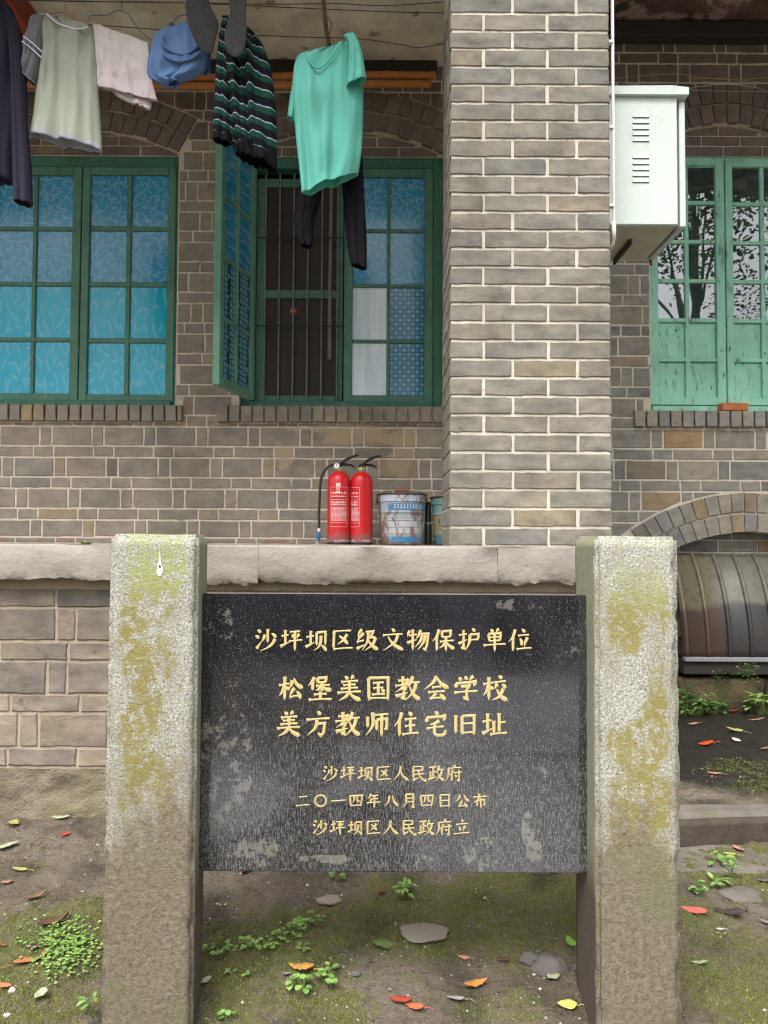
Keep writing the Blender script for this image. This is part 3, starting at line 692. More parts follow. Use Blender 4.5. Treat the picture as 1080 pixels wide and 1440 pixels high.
mortar_wall(XSPLIT + 0.002, 3.6, 0.05, ZT, [winR, base_arch], YW + 0.004, 0.30, MOR_S, 'mortar', wallR)
bw = BrickWork(wallR, SB, YW, jit=0.0022, seg=0.06); build_wall(wallR, bw, XSPLIT + 0.002, 3.5, 0, ZT - 0.1, [winR], 0.21, base_arch, DARKB)
voussoirs(bw, base_arch['cx'], base_arch['cz'], base_arch['r'], base_arch['r'] + 0.12, R(35), 17, -0.010)
voussoirs(bw, base_arch['cx'], base_arch['cz'], base_arch['r'] + 0.124, base_arch['r'] + 0.25, R(35), 19, -0.010)
for k in range(4):
    zc = WZ(778, 1030) + 0.008 + (k - 1) * 0.078
    for (a, b) in course(base_arch['xl'], base_arch['xr'], (0.24,), 0.03 + 0.09 * k):
        poly = [(a, zc), (b, zc), (b, zc + 0.068), (a, zc + 0.068)]
        for t in range(-6, 7):
            an = R(35) * t / 6; ux, uz = math.sin(an), math.cos(an); r = base_arch['r'] - 0.006; poly = clip_half(poly, base_arch['cx'] + ux * r, base_arch['cz'] + uz * r, -ux, -uz)
            if len(poly) < 3: break
        if len(poly) >= 3: bw.poly(poly, 'panel_brick', 0.13)
bw.finish()
for w, par, mt in ((winL, wallL, MOR_W), (winM, wallL, MOR_W), (winR, wallR, MOR_S)):
    mb = MB(); mb.box(w['xl'] - 0.02, w['xr'] + 0.02, YW + 0.053, YW + 0.25, w['zs'] - 0.0, w['cz'] + w['r'] + 0.02); mb.build('backing', mt, par)
    if w is not winR: pass
mb = MB(); mb.box(base_arch['xl'] - 0.05, base_arch['xr'] + 0.05, YW + 0.137, YW + 0.28, 0.1, base_arch['cz'] + base_arch['r'] + 0.02); mb.build('infill', MOR_S, wallR)

# ------------------------------------------------------------------ windows (parts of the walls)
def casement(par, x0, x1, z0, z1, Y, cols, rows, mats, paint, stile=0.05, bar=0.02, rail=None, M4=None, name='casement', thick=0.045):
    """timber leaf with glazing bars; its panes are sub-parts. M4 optionally turns the whole leaf"""
    if M4 is None: M4 = Matrix.Identity(4)
    rail = rail or stile
    def fin(mb): mb.v = [tuple(M4 @ Vector(v)) for v in mb.v]; return mb
    fr = MB()
    fr.box(x0, x0 + stile, Y, Y + thick, z0, z1, 0.004); fr.box(x1 - stile, x1, Y, Y + thick, z0, z1, 0.004)
    fr.box(x0 + stile, x1 - stile, Y + 0.001, Y + thick, z0, z0 + rail, 0.003); fr.box(x0 + stile, x1 - stile, Y + 0.001, Y + thick, z1 - rail, z1, 0.003)
    o = fin(fr).build(name, paint, par)
    ix0, ix1, iz0, iz1 = x0 + stile, x1 - stile, z0 + rail, z1 - rail
    cw = (ix1 - ix0 - bar * (cols - 1)) / cols; rh = (iz1 - iz0 - bar * (rows - 1)) / rows
    for c in range(1, cols):
        xx = ix0 + c * cw + (c - 1) * bar; fin(MB().box(xx, xx + bar, Y + 0.006, Y + thick - 0.006, iz0, iz1, 0.004)).build('glazing_bar', paint, o)
    for r in range(1, rows):
        zz = iz0 + r * rh + (r - 1) * bar; fin(MB().box(ix0, ix1, Y + 0.008, Y + thick - 0.008, zz, zz + bar, 0.004)).build('glazing_bar', paint, o)
    for r in range(rows):
        for c in range(cols):
            a = ix0 + c * (cw + bar); b = iz0 + r * (rh + bar); m = mats(c, rows - 1 - r)
            if m is GREEN_L: fin(MB().box(a, a + cw, Y + 0.026, Y + 0.036, b, b + rh, 0.003)).build('timber_panel', m, o)
            else: fin(MB().box(a - 0.003, a + cw + 0.003, Y + 0.020, Y + 0.024, b - 0.003, b + rh + 0.003)).build('pane', m, o)
    return o
def frame(par, w, paint, x_in=0.035, Y=YW + 0.055, zoff=0.0, name='window_frame'):
    mb = MB(); z0, z1 = w['zb'] + 0.002, w['zs'] - 0.002; a, b = w['xl'] + 0.002, w['xr'] - 0.002
    mb.box(a, a + x_in, Y, Y + 0.1, z0, z1, 0.004); mb.box(b - x_in, b, Y, Y + 0.1, z0, z1, 0.004)
    mb.box(a + x_in, b - x_in, Y + 0.002, Y + 0.1, z1 - 0.07, z1, 0.004); mb.box(a + x_in, b - x_in, Y - 0.03, Y + 0.1, z0, z0 + 0.035, 0.004)
    return mb.build(name, paint, par)
frame(wallL, winL, GREEN_D)
zb, zt = WZ(564, 200), WZ(230, 200)
cx = WX(105)
casement(wallL, WX(-28), cx - 0.003, zb, zt, YW + 0.045, 2, 4, lambda c, r: P_LEAF if r < 2 else P_AZ, GREEN, 0.055, 0.026)
casement(wallL, cx + 0.003, WX(240), zb, zt, YW + 0.045, 2, 4, lambda c, r: P_LEAF if r < 2 else P_AZ, GREEN, 0.05, 0.03)
frame(wallL, winM, GREEN_D, 0.06)
def midp(c, r):
    if r < 2: return P_LEAF
    return P_SKYREFL if c == 0 else P_DOT
casement(wallL, WX(482), WX(609), WZ(566, 540), WZ(232, 540), YW + 0.045, 2, 4, midp, GREEN, 0.055, 0.022)
# the leaf that stands open towards the yard
leafw = 0.49; hx, hy = at(349, 562, 4.78).x, 4.775
nx_, ny_ = at(298, 540, 4.30).x, 4.30
ang = math.atan2(ny_ - hy, nx_ - hx)
M4 = Matrix.Translation((hx, hy, 0)) @ Matrix.Rotation(ang, 4, 'Z')
casement(wallL, 0.0, math.hypot(nx_ - hx, ny_ - hy), WZ(564, 350), WZ(232, 350), 0.0, 2, 4, lambda c, r: P_LEAF if r < 2 else P_HEX, GREEN_O, 0.05, 0.024, M4=M4, name='open_casement')
# dark screen, its frame and the iron bars of the open half
a, b = WX(354), WX(480); sc = MB(); Yb = YW + 0.115
for (x0, x1, z0, z1) in ((a, a + 0.05, WZ(566), WZ(240)), (b - 0.045, b, WZ(566), WZ(240)), (a + 0.05, b - 0.045, WZ(566), WZ(552)), (a + 0.05, b - 0.045, WZ(412), WZ(400)), (a + 0.05, b - 0.045, WZ(252), WZ(240))):
    sc.box(x0, x1, Yb, Yb + 0.03, z0, z1, 0.003)
scr = sc.build('screen_frame', GREEN, wallL)
MB().box(a + 0.04, b - 0.04, Yb + 0.012, Yb + 0.016, WZ(560), WZ(246)).build('insect_screen', P_SCR, scr)
BAR = plain('bar_iron', (0.16, 0.20, 0.15), 0.6, var=0.5)
for u in (372, 392, 412, 432, 452, 474):
    q = at(u, 450, YW + 0.09); MB().tube([(q.x, YW + 0.09, WZ(568)), (q.x, YW + 0.09, WZ(236))], 0.0055, 8).build('window_bar', BAR, wallL)
for v in (459, 335):
    z = at(420, v, YW + 0.09).z; MB().tube([(a, YW + 0.082, z), (b, YW + 0.082, z)], 0.004, 6).build('window_bar', plain('tie_iron', (0.03, 0.035, 0.03)), wallL)
q = at(412, 437, Yb - 0.02); bd = MB(); bd.lathe([(0.001, 0), (0.026, 0), (0.026, 0.003), (0.001, 0.003)], n=20); bd.v = [(q.x + x, Yb - 0.002 - z, q.z + y) for x, y, z in bd.v]
bd.build('round_badge', plain('badge_red', (0.32, 0.03, 0.03), 0.5, var=0.3), wallL)
for dx, dz, cc in ((-0.009, 0.004, (0.6, 0.42, 0.05)), (0.008, 0.002, (0.5, 0.22, 0.28)), (0.0, -0.01, (0.4, 0.08, 0.08))):
    MB().box(q.x + dx - 0.006, q.x + dx + 0.006, Yb - 0.0085, Yb - 0.0052, q.z + dz - 0.006, q.z + dz + 0.006, 0.001).build('badge_petal', plain('petal', cc), wallL)
cur = MB(); 
for k in range(3):
    x = at(463 + k * 1.3, 450, Yb + 0.05).x; cur.tube([(x + 0.006, Yb - 0.004, WZ(250)), (x, Yb - 0.004, WZ(400)), (x + 0.004 * k * 0.5, Yb - 0.004, WZ(500))], 0.006, 6)
cur.build('curtain_edge', plain('curtain_cloth', (0.2, 0.17, 0.15)), wallL)
# right window
frame(wallR, winR, GREEN_L, 0.012)
cxr = WX(1027)
def rp(c, r): return P_CLR if r < 4 else GREEN_L
casement(wallR, WX(918), cxr - 0.003, WZ(568, 1000), WZ(217, 1000), YW + 0.04, 2, 6, rp, GREEN_L, 0.056, 0.026, rail=0.05)
casement(wallR, cxr + 0.004, WX(1134), WZ(568, 1000), WZ(219, 1000), YW + 0.04, 2, 6, rp, GREEN_L, 0.046, 0.026, rail=0.05)
MB().box(winR['xl'], winR['xr'], YW + 0.15, YW + 0.18, winR['zb'], winR['zs']).build('room_dark_sheet', DARKWOOD, wallR)  # dark sheets stand in for the unlit rooms behind the panes
MB().box(winL['xl'], winL['xr'], YW + 0.2, YW + 0.22, winL['zb'], winL['zs']).build('room_dark_sheet', DARKWOOD, wallL)
MB().box(winM['xl'], winM['xr'], YW + 0.2, YW + 0.22, winM['zb'], winM['zs']).build('room_dark_sheet', DARKWOOD, wallL)
q = at(1033, 579, YW - 0.02)
o = MB().box(-0.085, 0.085, -0.02, 0.08, 0, 0.048, 0.004).build('loose_brick', ORB); o.location = (q.x, YW - 0.012, Z_SILL_R - 0.001); o.rotation_euler[2] = 0.06
tag(o, 'single orange brick wedged on the sill under the clear-paned green window', 'brick')

# ------------------------------------------------------------------ pillar
YPI = 3.06
px0 = at(632.5, 450, YPI).x; px1 = at(859.5, 450, YPI).x
pil = thing('brick_pillar', 'wide pale grey brick pillar standing on the stone ledge between the two bays', 'pillar', ((px0 + px1) / 2, YPI + 0.2, PLAT))
PD = 0.40; zt = 4.5
MB().box(px0 + 0.006, px1 - 0.006, YPI + 0.005, YPI + PD - 0.007, PLAT, zt).build('mortar_core', MOR_P, pil)
ch_ = 0.0751; z = PLAT + 0.006; k = 0
bw = BrickWork(pil, PB, YPI, 0.03, ch=0.0025, jit=0.0016, seg=0.028)
side = MB(); sideR = MB()
Wp = px1 - px0; hs = (Wp - 0.248 * 2 - 0.012 * 2)
while z < zt - 0.08:
    h = 0.0645 + random.uniform(-0.001, 0.001)
    if k % 2 == 0: cuts = [0, hs, hs + 0.012 + 0.248, Wp]; seq = [(0, hs), (hs + 0.012, hs + 0.26), (hs + 0.272, Wp)]
    else: seq = [(0, 0.248), (0.26, 0.508), (0.52, Wp)]
    for (a, b) in seq:
        j = random.uniform(-0.002, 0.002); a2 = a + (j if a > 0 else random.uniform(0, 0.003)); b2 = b + (j if b < Wp else random.uniform(-0.003, 0))
        bw.rect(px0 + a2, px0 + b2, z, z + h)
    # side faces: bricks seen end-on, one object each on the visible (left) side
    ys = [(0.034, 0.15), (0.162, PD)] if k % 2 == 0 else [(0.034, 0.268), (0.28, PD)]
    for (a, b) in ys:
        e = random.uniform(0, 0.003)
        if inframe((px0, YPI, z)): MB().box(px0 - 0.0005 + e, px0 + 0.03, YPI + a, YPI + b, z, z + h, 0.003).build('side_brick', PB, pil)
        sideR.box(px1 - 0.03, px1 - e, YPI + a, YPI + b, z, z + h, 0.003)
    z += ch_; k += 1
stuff(sideR.build('side_brickwork', PB, pil)); bw.finish()

# ------------------------------------------------------------------ platform: ledge stones on a brick base
plat = thing('brick_platform', 'raised brick platform with a weathered stone edge behind the memorial sign', 'platform', (0, 2.9, 0.1))
XE = 0.97
MB().box(-3.6, XE - 0.02, 2.98, YW + 0.003, 0.95, PLAT - 0.004).build('veranda_floor', LEDGE, plat)
def slab(x0, x1, y0, y1, z0, z1, seed):
    nx = max(4, int((x1 - x0) / 0.022)); prof = [(y1, z1), (y0 + 0.006, z1), (y0 + 0.002, z1 - 0.003), (y0, z1 - 0.009), (y0, (z0 + z1) / 2), (y0 + 0.001, z0 + 0.02), (y0 + 0.003, z0 + 0.007), (y0 + 0.010, z0), (y1, z0)]
    v = []; f = []; N = len(prof)
    for i in range(nx + 1):
        x = x0 + (x1 - x0) * i / nx
        for j, (y, zz) in enumerate(prof):
            lo = (z1 - zz) / (z1 - z0); a = noise.noise((x * 9, j * 0.6, seed)); b = noise.noise((x * 3.1, seed, 2.0)); c3 = noise.noise((x * 30, j * 2, seed))
            v.append((x, y + (0.006 * a + 0.003 * c3) * (1 if y < y1 else 0), zz + lo * (0.013 * b + 0.010 * a + 0.010 * c3 - 0.002)))
    for i in range(nx):
        for j in range(N - 1): f.append((i * N + j, i * N + j + 1, (i + 1) * N + j + 1, (i + 1) * N + j))
    f.append(tuple(range(N))); f.append(tuple(nx * N + j for j in range(N))[::-1])
    mb = MB(); mb.add(v, f); o = mb.build('edge_stone', LEDGE, plat, auto=50); return o
YL = 2.78; z_lo = at(300, 818, YL).z
xs = [-3.6, at(-150, 780, YL).x, at(155, 780, YL).x, at(363, 780, YL).x, at(700, 780, YL).x, XE]
for i, (a, b) in enumerate(zip(xs, xs[1:])): slab(a + 0.0008, b - 0.0008, YL, 2.99, z_lo, PLAT, i * 3.7)
MB().box(-3.6, XE - 0.04, 2.856, YW, 0.0, z_lo + 0.03).build('mortar', MOR_B, plat)
YB = 2.85
bw = BrickWork(plat, BB, YB, 0.03, ch=0.0035, jit=0.002, seg=0.03)
def BZ(v): return at(60, v, YB).z
rows_ = [(825, 829, 't'), (829, 853, 't'), (857, 900, 'T'), (904, 928, 't'), (931, 975, 'T'), (977.5, 1001, 't'), (1004, 1050, 'T'), (1053, 1077, 't')]
PH = {1: 0.11, 2: 0.39, 3: 0.16, 4: 0.03, 5: -0.05, 6: 0.26, 7: 0.2}
for i, (v0, v1, t) in enumerate(rows_):
    seq = (0.245, 0.062) if t == 'T' else (0.245, 0.245, 0.118)
    for (a, b) in course(-3.5, XE - 0.05, seq, PH.get(i, 0.1), 0.0115): bw.rect(a, b, BZ(v1), BZ(v0), y=0.004 if i == 0 else 0)
bw.finish()
# rubble footing under the bricks
nx, nz = 260, 18; v = []; f = []
for i in range(nx + 1):
    x = -3.0 + (XE + 2.95) * i / nx
    for j in range(nz + 1):
        zz = 0.08 + (BZ(1079) - 0.08) * j / nz
        v.append((x, YB - 0.012 + (0.014 * noise.noise((x * 6, zz * 9, 0)) + 0.010 * noise.noise((x * 17, zz * 22, 3)) + 0.006 * noise.noise((x * 45, zz * 50, 3))) - 0.02 * (1 - j / nz), zz))
for i in range(nx):
    for j in range(nz): f.append((i * (nz + 1) + j, (i + 1) * (nz + 1) + j, (i + 1) * (nz + 1) + j + 1, i * (nz + 1) + j + 1))
mb = MB(); mb.add(v, f); mb.build('rubble_footing', FOOT, plat, smooth=True, fix=False)

# kerb stones and slab at the right
kerb = thing('stone_kerb', 'low stone kerb step crossing the ground right of the right post', 'kerb', (1.4, 2.95, 0.05))
def rough_block(name, x0, x1, y0, y1, z0, z1, mat, par, seed, amp=0.006, yaw=0.0):
    import bmesh
    bm = bmesh.new(); bmesh.ops.create_cube(bm, size=1)
    for vv in bm.verts: vv.co = Vector((x0 + (vv.co.x + .5) * (x1 - x0), y0 + (vv.co.y + .5) * (y1 - y0), z0 + (vv.co.z + .5) * (z1 - z0)))
    bmesh.ops.bevel(bm, geom=bm.edges[:], offset=0.008, segments=2, affect='EDGES')
    bmesh.ops.subdivide_edges(bm, edges=[e for e in bm.edges if e.calc_length() > 0.12], cuts=9, use_grid_fill=True)
    for vv in bm.verts:
        p = vv.co; vv.co += Vector((noise.noise(p * 9 + Vector((seed, 0, 0))), noise.noise(p * 9 + Vector((0, seed, 0))), noise.noise(p * 9 + Vector((0, 0, seed))))) * amp
        vv.co.y += (vv.co.x - x0) * yaw
    me = bpy.data.meshes.new(name); bm.to_mesh(me); bm.free(); me.materials.append(mat); me.shade_smooth(); return link(name, me, par)
rough_block('kerb_stone', 0.92, 1.75, 2.83, 3.02, 0.0, 0.162, KERB, kerb, 1.0, yaw=0.09)
rough_block('kerb_stone', 1.755, 2.6, 2.90, 3.10, 0.0, 0.165, KERB, kerb, 2.0, yaw=0.09)
rough_block('kerb_face', 0.92, 2.6, 2.808, 2.835, 0.0, 0.146, RISER, kerb, 5.0, amp=0.004, yaw=0.09)  # thin block in a darker tone, covering the riser of the kerb stones
rough_block('paving_slab', 0.85, 2.5, 2.60, 2.86, -0.05, 0.052, KERB, kerb, 3.0, amp=0.01, yaw=0.06)
fo = thing('mossy_footing', 'dark mossy stone footing at the foot of the right wall under the drain cover', 'footing', (1.9, 4.6, 0.15))
for i, (x0, x1) in enumerate(((1.2, 1.72), (1.73, 2.28), (2.29, 3.0))):
    rough_block('footing_stone', x0, x1, 4.62, YW, 0.2, 0.345, MOSSY, fo, i * 2.0, 0.012); rough_block('footing_stone', x0 - 0.1, x1 - 0.13, 4.50, 4.70, 0.05, 0.225, MOSSY, fo, i * 2.0 + 9, 0.014)

# ribbed curved cover in the arch
COVER = Mt('cover_plastic', 0.5, 0.4); p = COVER.pos(); x, y, z = COVER.xyz(p)
nn = COVER.noise(p, 3, 4); tide = COVER.step(COVER.add(z, COVER.lin(nn, 0.3, 0.7, -0.05, 0.05)), 0.82, 0.76)
colr = COVER.mix(COVER.step(x, 2.02, 1.98), (0.125, 0.12, 0.095), (0.135, 0.12, 0.07))
dkc = COVER.mix(COVER.step(x, 2.035, 2.02), (0.032, 0.03, 0.03), (0.065, 0.04, 0.03))
cc = COVER.mix(tide, colr, dkc); cc = COVER.mix(COVER.step(COVER.noise(p, 30, 5, 0.7), 0.48, 0.66, 0, 0.55), cc, (0.05, 0.045, 0.028)); COVER.color(cc); COVER.rough(COVER.lin(nn, 0.3, 0.7, 0.25, 0.6)); COVER.bump(COVER.noise(p, 60, 3), 0.15, 0.004)
cov = thing('drain_cover', 'dark curved ribbed cover bulging out of the low brick arch at right', 'cover', (2.0, 4.7, 0.4))
zt_, zb_ = at(1000, 780, YW + 0.02).z, at(1000, 925, 4.58).z
cx0, cx1 = base_arch['xl'] - 0.1 + 0.1, base_arch['xr']
prof = []
for i in range(19):
    t = i / 18; prof.append((YW + 0.03 - 0.24 * math.sin(t * math.pi / 2) ** 0.9, zt_ + (zb_ - zt_) * (1 - math.cos(t * math.pi / 2)) * 0.35 + (zb_ - zt_) * t * 0.65))
v = []; f = []
xsR = [cx0, cx1]
for xx in xsR: v += [(xx, yy, zz) for yy, zz in prof]
N = len(prof); f += [(j, j + 1, N + j + 1, N + j) for j in range(N - 1)]
mb = MB(); mb.add(v, f); o = mb.build('shell', COVER.m, cov, smooth=True, fix=False); md = o.modifiers.new('t', 'SOLIDIFY'); md.thickness = 0.006
for i in range(11):
    xr_ = at(973, 781, YW + 0.02).x + (i - 1) * 0.129
    if xr_ < cx1: MB().tube([(xr_, yy - 0.002, zz) for yy, zz in prof], 0.015, 10).build('rib', COVER.m, cov, smooth=True)
MB().box(cx0, cx1, prof[-1][0] - 0.03, prof[-1][0] + 0.02, zb_ - 0.022, zb_ + 0.004, 0.004).build('bottom_rail', plain('grey_rail', (0.24, 0.24, 0.27), 0.5), cov)
MB().box(cx0, cx1, prof[-1][0] - 0.005, YW + 0.1, zb_ - 0.10, zb_ - 0.024, 0.004).build('bottom_board', DARKWOOD, cov)

# ------------------------------------------------------------------ ceilings and timbers
rf = thing('veranda_ceiling', 'stained plaster ceiling above the clotheslines left of the pillar', 'ceiling', (-1, 3.9, Z_CEIL))
MB().box(-4.5, px0 + 0.10, 2.55, YW + 0.3, Z_CEIL, Z_CEIL + 0.12).build('plaster', CEIL, rf)
MB().box(-4.5, px0 + 0.06, YW - 0.07, YW - 0.02, Z_CEIL - 0.075, Z_CEIL - 0.002, 0.004).build('wall_plate', DARKWOOD, rf)
qb = at(30, 25, 3.9)
MB().box(qb.x - 0.30, at(38, 20, 4.2).x, 3.0, 4.35, Z_CEIL - 0.16, Z_CEIL - 0.003, 0.006).build('red_beam', REDWOOD, rf)
ZC2 = at(1000, 52, YW).z
rc = thing('side_ceiling', 'dark peeling board ceiling above the electrical box right of the pillar', 'ceiling', (1.6, 3.9, ZC2))
v = []; f = []; nx, ny = 60, 60
for i in range(nx + 1):
    for j in range(ny + 1):
        xx = px0 + 0.14 + (3.6 - px0) * i / nx; yy = 2.6 + (YW + 0.25 - 2.6) * j / ny
        fl = noise.noise((xx * 2.2, yy * 2.6, 8)); v.append((xx, yy, ZC2 + 0.05 - (0.09 * max(0, fl) + 0.03 * noise.noise((xx * 8, yy * 8, 1))) * (1 if yy < 4.62 else 0.0)))
for i in range(nx):
    for j in range(ny): f.append((i * (ny + 1) + j, i * (ny + 1) + j + 1, (i + 1) * (ny + 1) + j + 1, (i + 1) * (ny + 1) + j))
mb = MB(); mb.add(v, f); mb.build('peeling_board', CEIL_D, rc, smooth=True, fix=False)
MB().box(px0 + 0.14, 3.8, 2.6, YW + 0.3, ZC2 + 0.10, ZC2 + 0.2).build('upper_boards', DARKWOOD, rc)
MB().box(XSPLIT, 3.7, YW - 0.10, YW - 0.003, ZC2 - 0.055, ZC2 + 0.04, 0.005).build('wall_plate', DARKWOOD, rc)
for (v_, x0u, x1u, r, lb) in ((107, -60, 613, 0.023, 'upper of two orange bamboo poles slung under the veranda ceiling'), (119, -60, 606, 0.022, 'lower of two orange bamboo poles slung under the veranda ceiling')):
    Yp_ = 4.60; a = at(x0u, v_ + 2, Yp_); b = at(x1u, v_, Yp_); pts = []; rr = []
    for i in range(61):
        t = i / 60; q = a.lerp(b, t); q.z += 0.006 * math.sin(t * 9 + v_); pts.append(q); rr.append(r * (1.12 if i % 6 == 0 else 1.0))
    tag(MB().tube(pts, rr, 12).build('bamboo_pole', BAMBOO, smooth=True), lb, 'pole')

# ------------------------------------------------------------------ memorial sign
def post(name, label, fx0, fx1, Yf, depth, yaw, mat, zt):
    w = fx1 - fx0; o = thing(name, label, 'post', (fx0 + w / 2, Yf, 0))
    cxp, W = 0.0, w / 2
    def tf(mb): mb.v = [(x, y, z) for x, y, z in mb.v]; return mb
    import bmesh
    bm = bmesh.new(); bmesh.ops.create_cube(bm, size=1); z0 = -0.3
    for vv in bm.verts:
        tp = 1.0 if vv.co.z > 0 else 1.03
        vv.co = Vector((vv.co.x * 2 * W * tp, depth * (vv.co.y + .5), z0 + (vv.co.z + .5) * (zt - z0)))
    es = [e for e in bm.edges if all(vv.co.z > zt - 0.01 for vv in e.verts)]; vt = [e for e in bm.edges if e not in es and abs(e.verts[0].co.z - e.verts[1].co.z) > 0.5]
    bmesh.ops.bevel(bm, geom=es + vt, offset=0.009, segments=2, affect='EDGES')
    bmesh.ops.subdivide_edges(bm, edges=[e for e in bm.edges if e.calc_length() > 0.1], cuts=14, use_grid_fill=True)
    bmesh.ops.subdivide_edges(bm, edges=[e for e in bm.edges if e.calc_length() > 0.05], cuts=4, use_grid_fill=True)
    for vv in bm.verts:
        p = vv.co * 14; q0_ = vv.co.copy(); vv.co += Vector((noise.noise(p), noise.noise(p + Vector((9, 0, 0))), noise.noise(p + Vector((0, 9, 0))))) * 0.0014 + Vector((0, 1, 0)) * noise.noise(q0_ * 55) * 0.0007
        if abs(q0_.x) > W - 0.014 and (q0_.y < 0.016):
            k_ = max(0, noise.noise(q0_ * 21 + Vector((fx1 * 50, 0, 3))) - 0.12) * 0.028; vv.co.x -= math.copysign(k_ * 0.5, q0_.x); vv.co.y += k_ * 0.5
    me = bpy.data.meshes.new('shaft'); bm.normal_update(); bm.to_mesh(me); bm.free(); me.materials.append(mat); me.materials.append(POST_SIDE)
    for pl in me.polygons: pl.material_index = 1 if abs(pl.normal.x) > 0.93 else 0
    me.shade_smooth(); s = bpy.data.objects.new('shaft', me); col.objects.link(s); s.parent = o
    o.rotation_euler[2] = yaw
    return o
YF = 1.80
lp = at(156, 800, 1.774); rp_ = at(278, 800, YF)
postL = post('stone_post', 'speckled granite post with green lichen and a white drip, left side of the sign', -0.1, 0.1, YF, 0.2, R(7.0), POST_A, at(217, 751, 1.79).z)
mid = at(217, 800, 1.787); postL.location = (mid.x, 1.787, 0)
postR = post('stone_post', 'speckled granite post with olive lichen patches, right side of the sign', -0.0965, 0.0965, YF, 0.2, 0.0, POST_B, at(895, 754, YF).z)
mid = at(896, 800, YF); postR.location = (mid.x, YF, 0)
# white drip near the top of the left post
dr = MB(); dr.prism([(0.0, 0.03), (0.002, 0.0), (0.007, -0.018), (0.007, -0.028), (0.003, -0.036), (-0.002, -0.036), (-0.0065, -0.027), (-0.005, -0.015), (-0.0015, 0.0)], -0.0015, 0.001)
q = at(224, 788, 1.785); o = dr.build('paint_drip', plain('white_drip', (0.8, 0.8, 0.78))); o.parent = postL
o.location = postL.matrix_world.inverted() @ Vector((0, 0, 0)) if False else (0.012, -0.0005, q.z)
hole = MB(); hole.lathe([(0.0005, 0), (0.003, 0), (0.003, 0.001), (0.0005, 0.001)], n=10); hole.v = [(x, -z, y) for x, y, z in hole.v]; o = hole.build('nail_hole', BLACKP); o.parent = postL; o.location = (0.0125, -0.0022, q.z - 0.014)

pl0 = at(275, 1226, YP); pl1 = at(832, 1226, YP); ptop = at(540, 836, YP).z; pbot = at(540, 1227, YP).z
sign = thing('memorial_tablet', 'black granite memorial tablet with gold Chinese inscription, held between two stone posts', 'sign', ((pl0.x + pl1.x) / 2, YP, pbot))
import bmesh
bm = bmesh.new(); bmesh.ops.create_cube(bm, size=1); sx0, sx1 = pl0.x + 0.005, pl1.x + 0.006
for vv in bm.verts: vv.co = Vector((sx0 + (vv.co.x + .5) * (sx1 - sx0), YP + (vv.co.y + .5) * 0.05, pbot + (vv.co.z + .5) * (ptop - pbot)))
bmesh.ops.bevel(bm, geom=bm.edges[:], offset=0.003, segments=2, affect='EDGES'); me = bpy.data.meshes.new('slab'); bm.to_mesh(me); bm.free(); me.materials.append(PANEL); link('slab', me, sign)

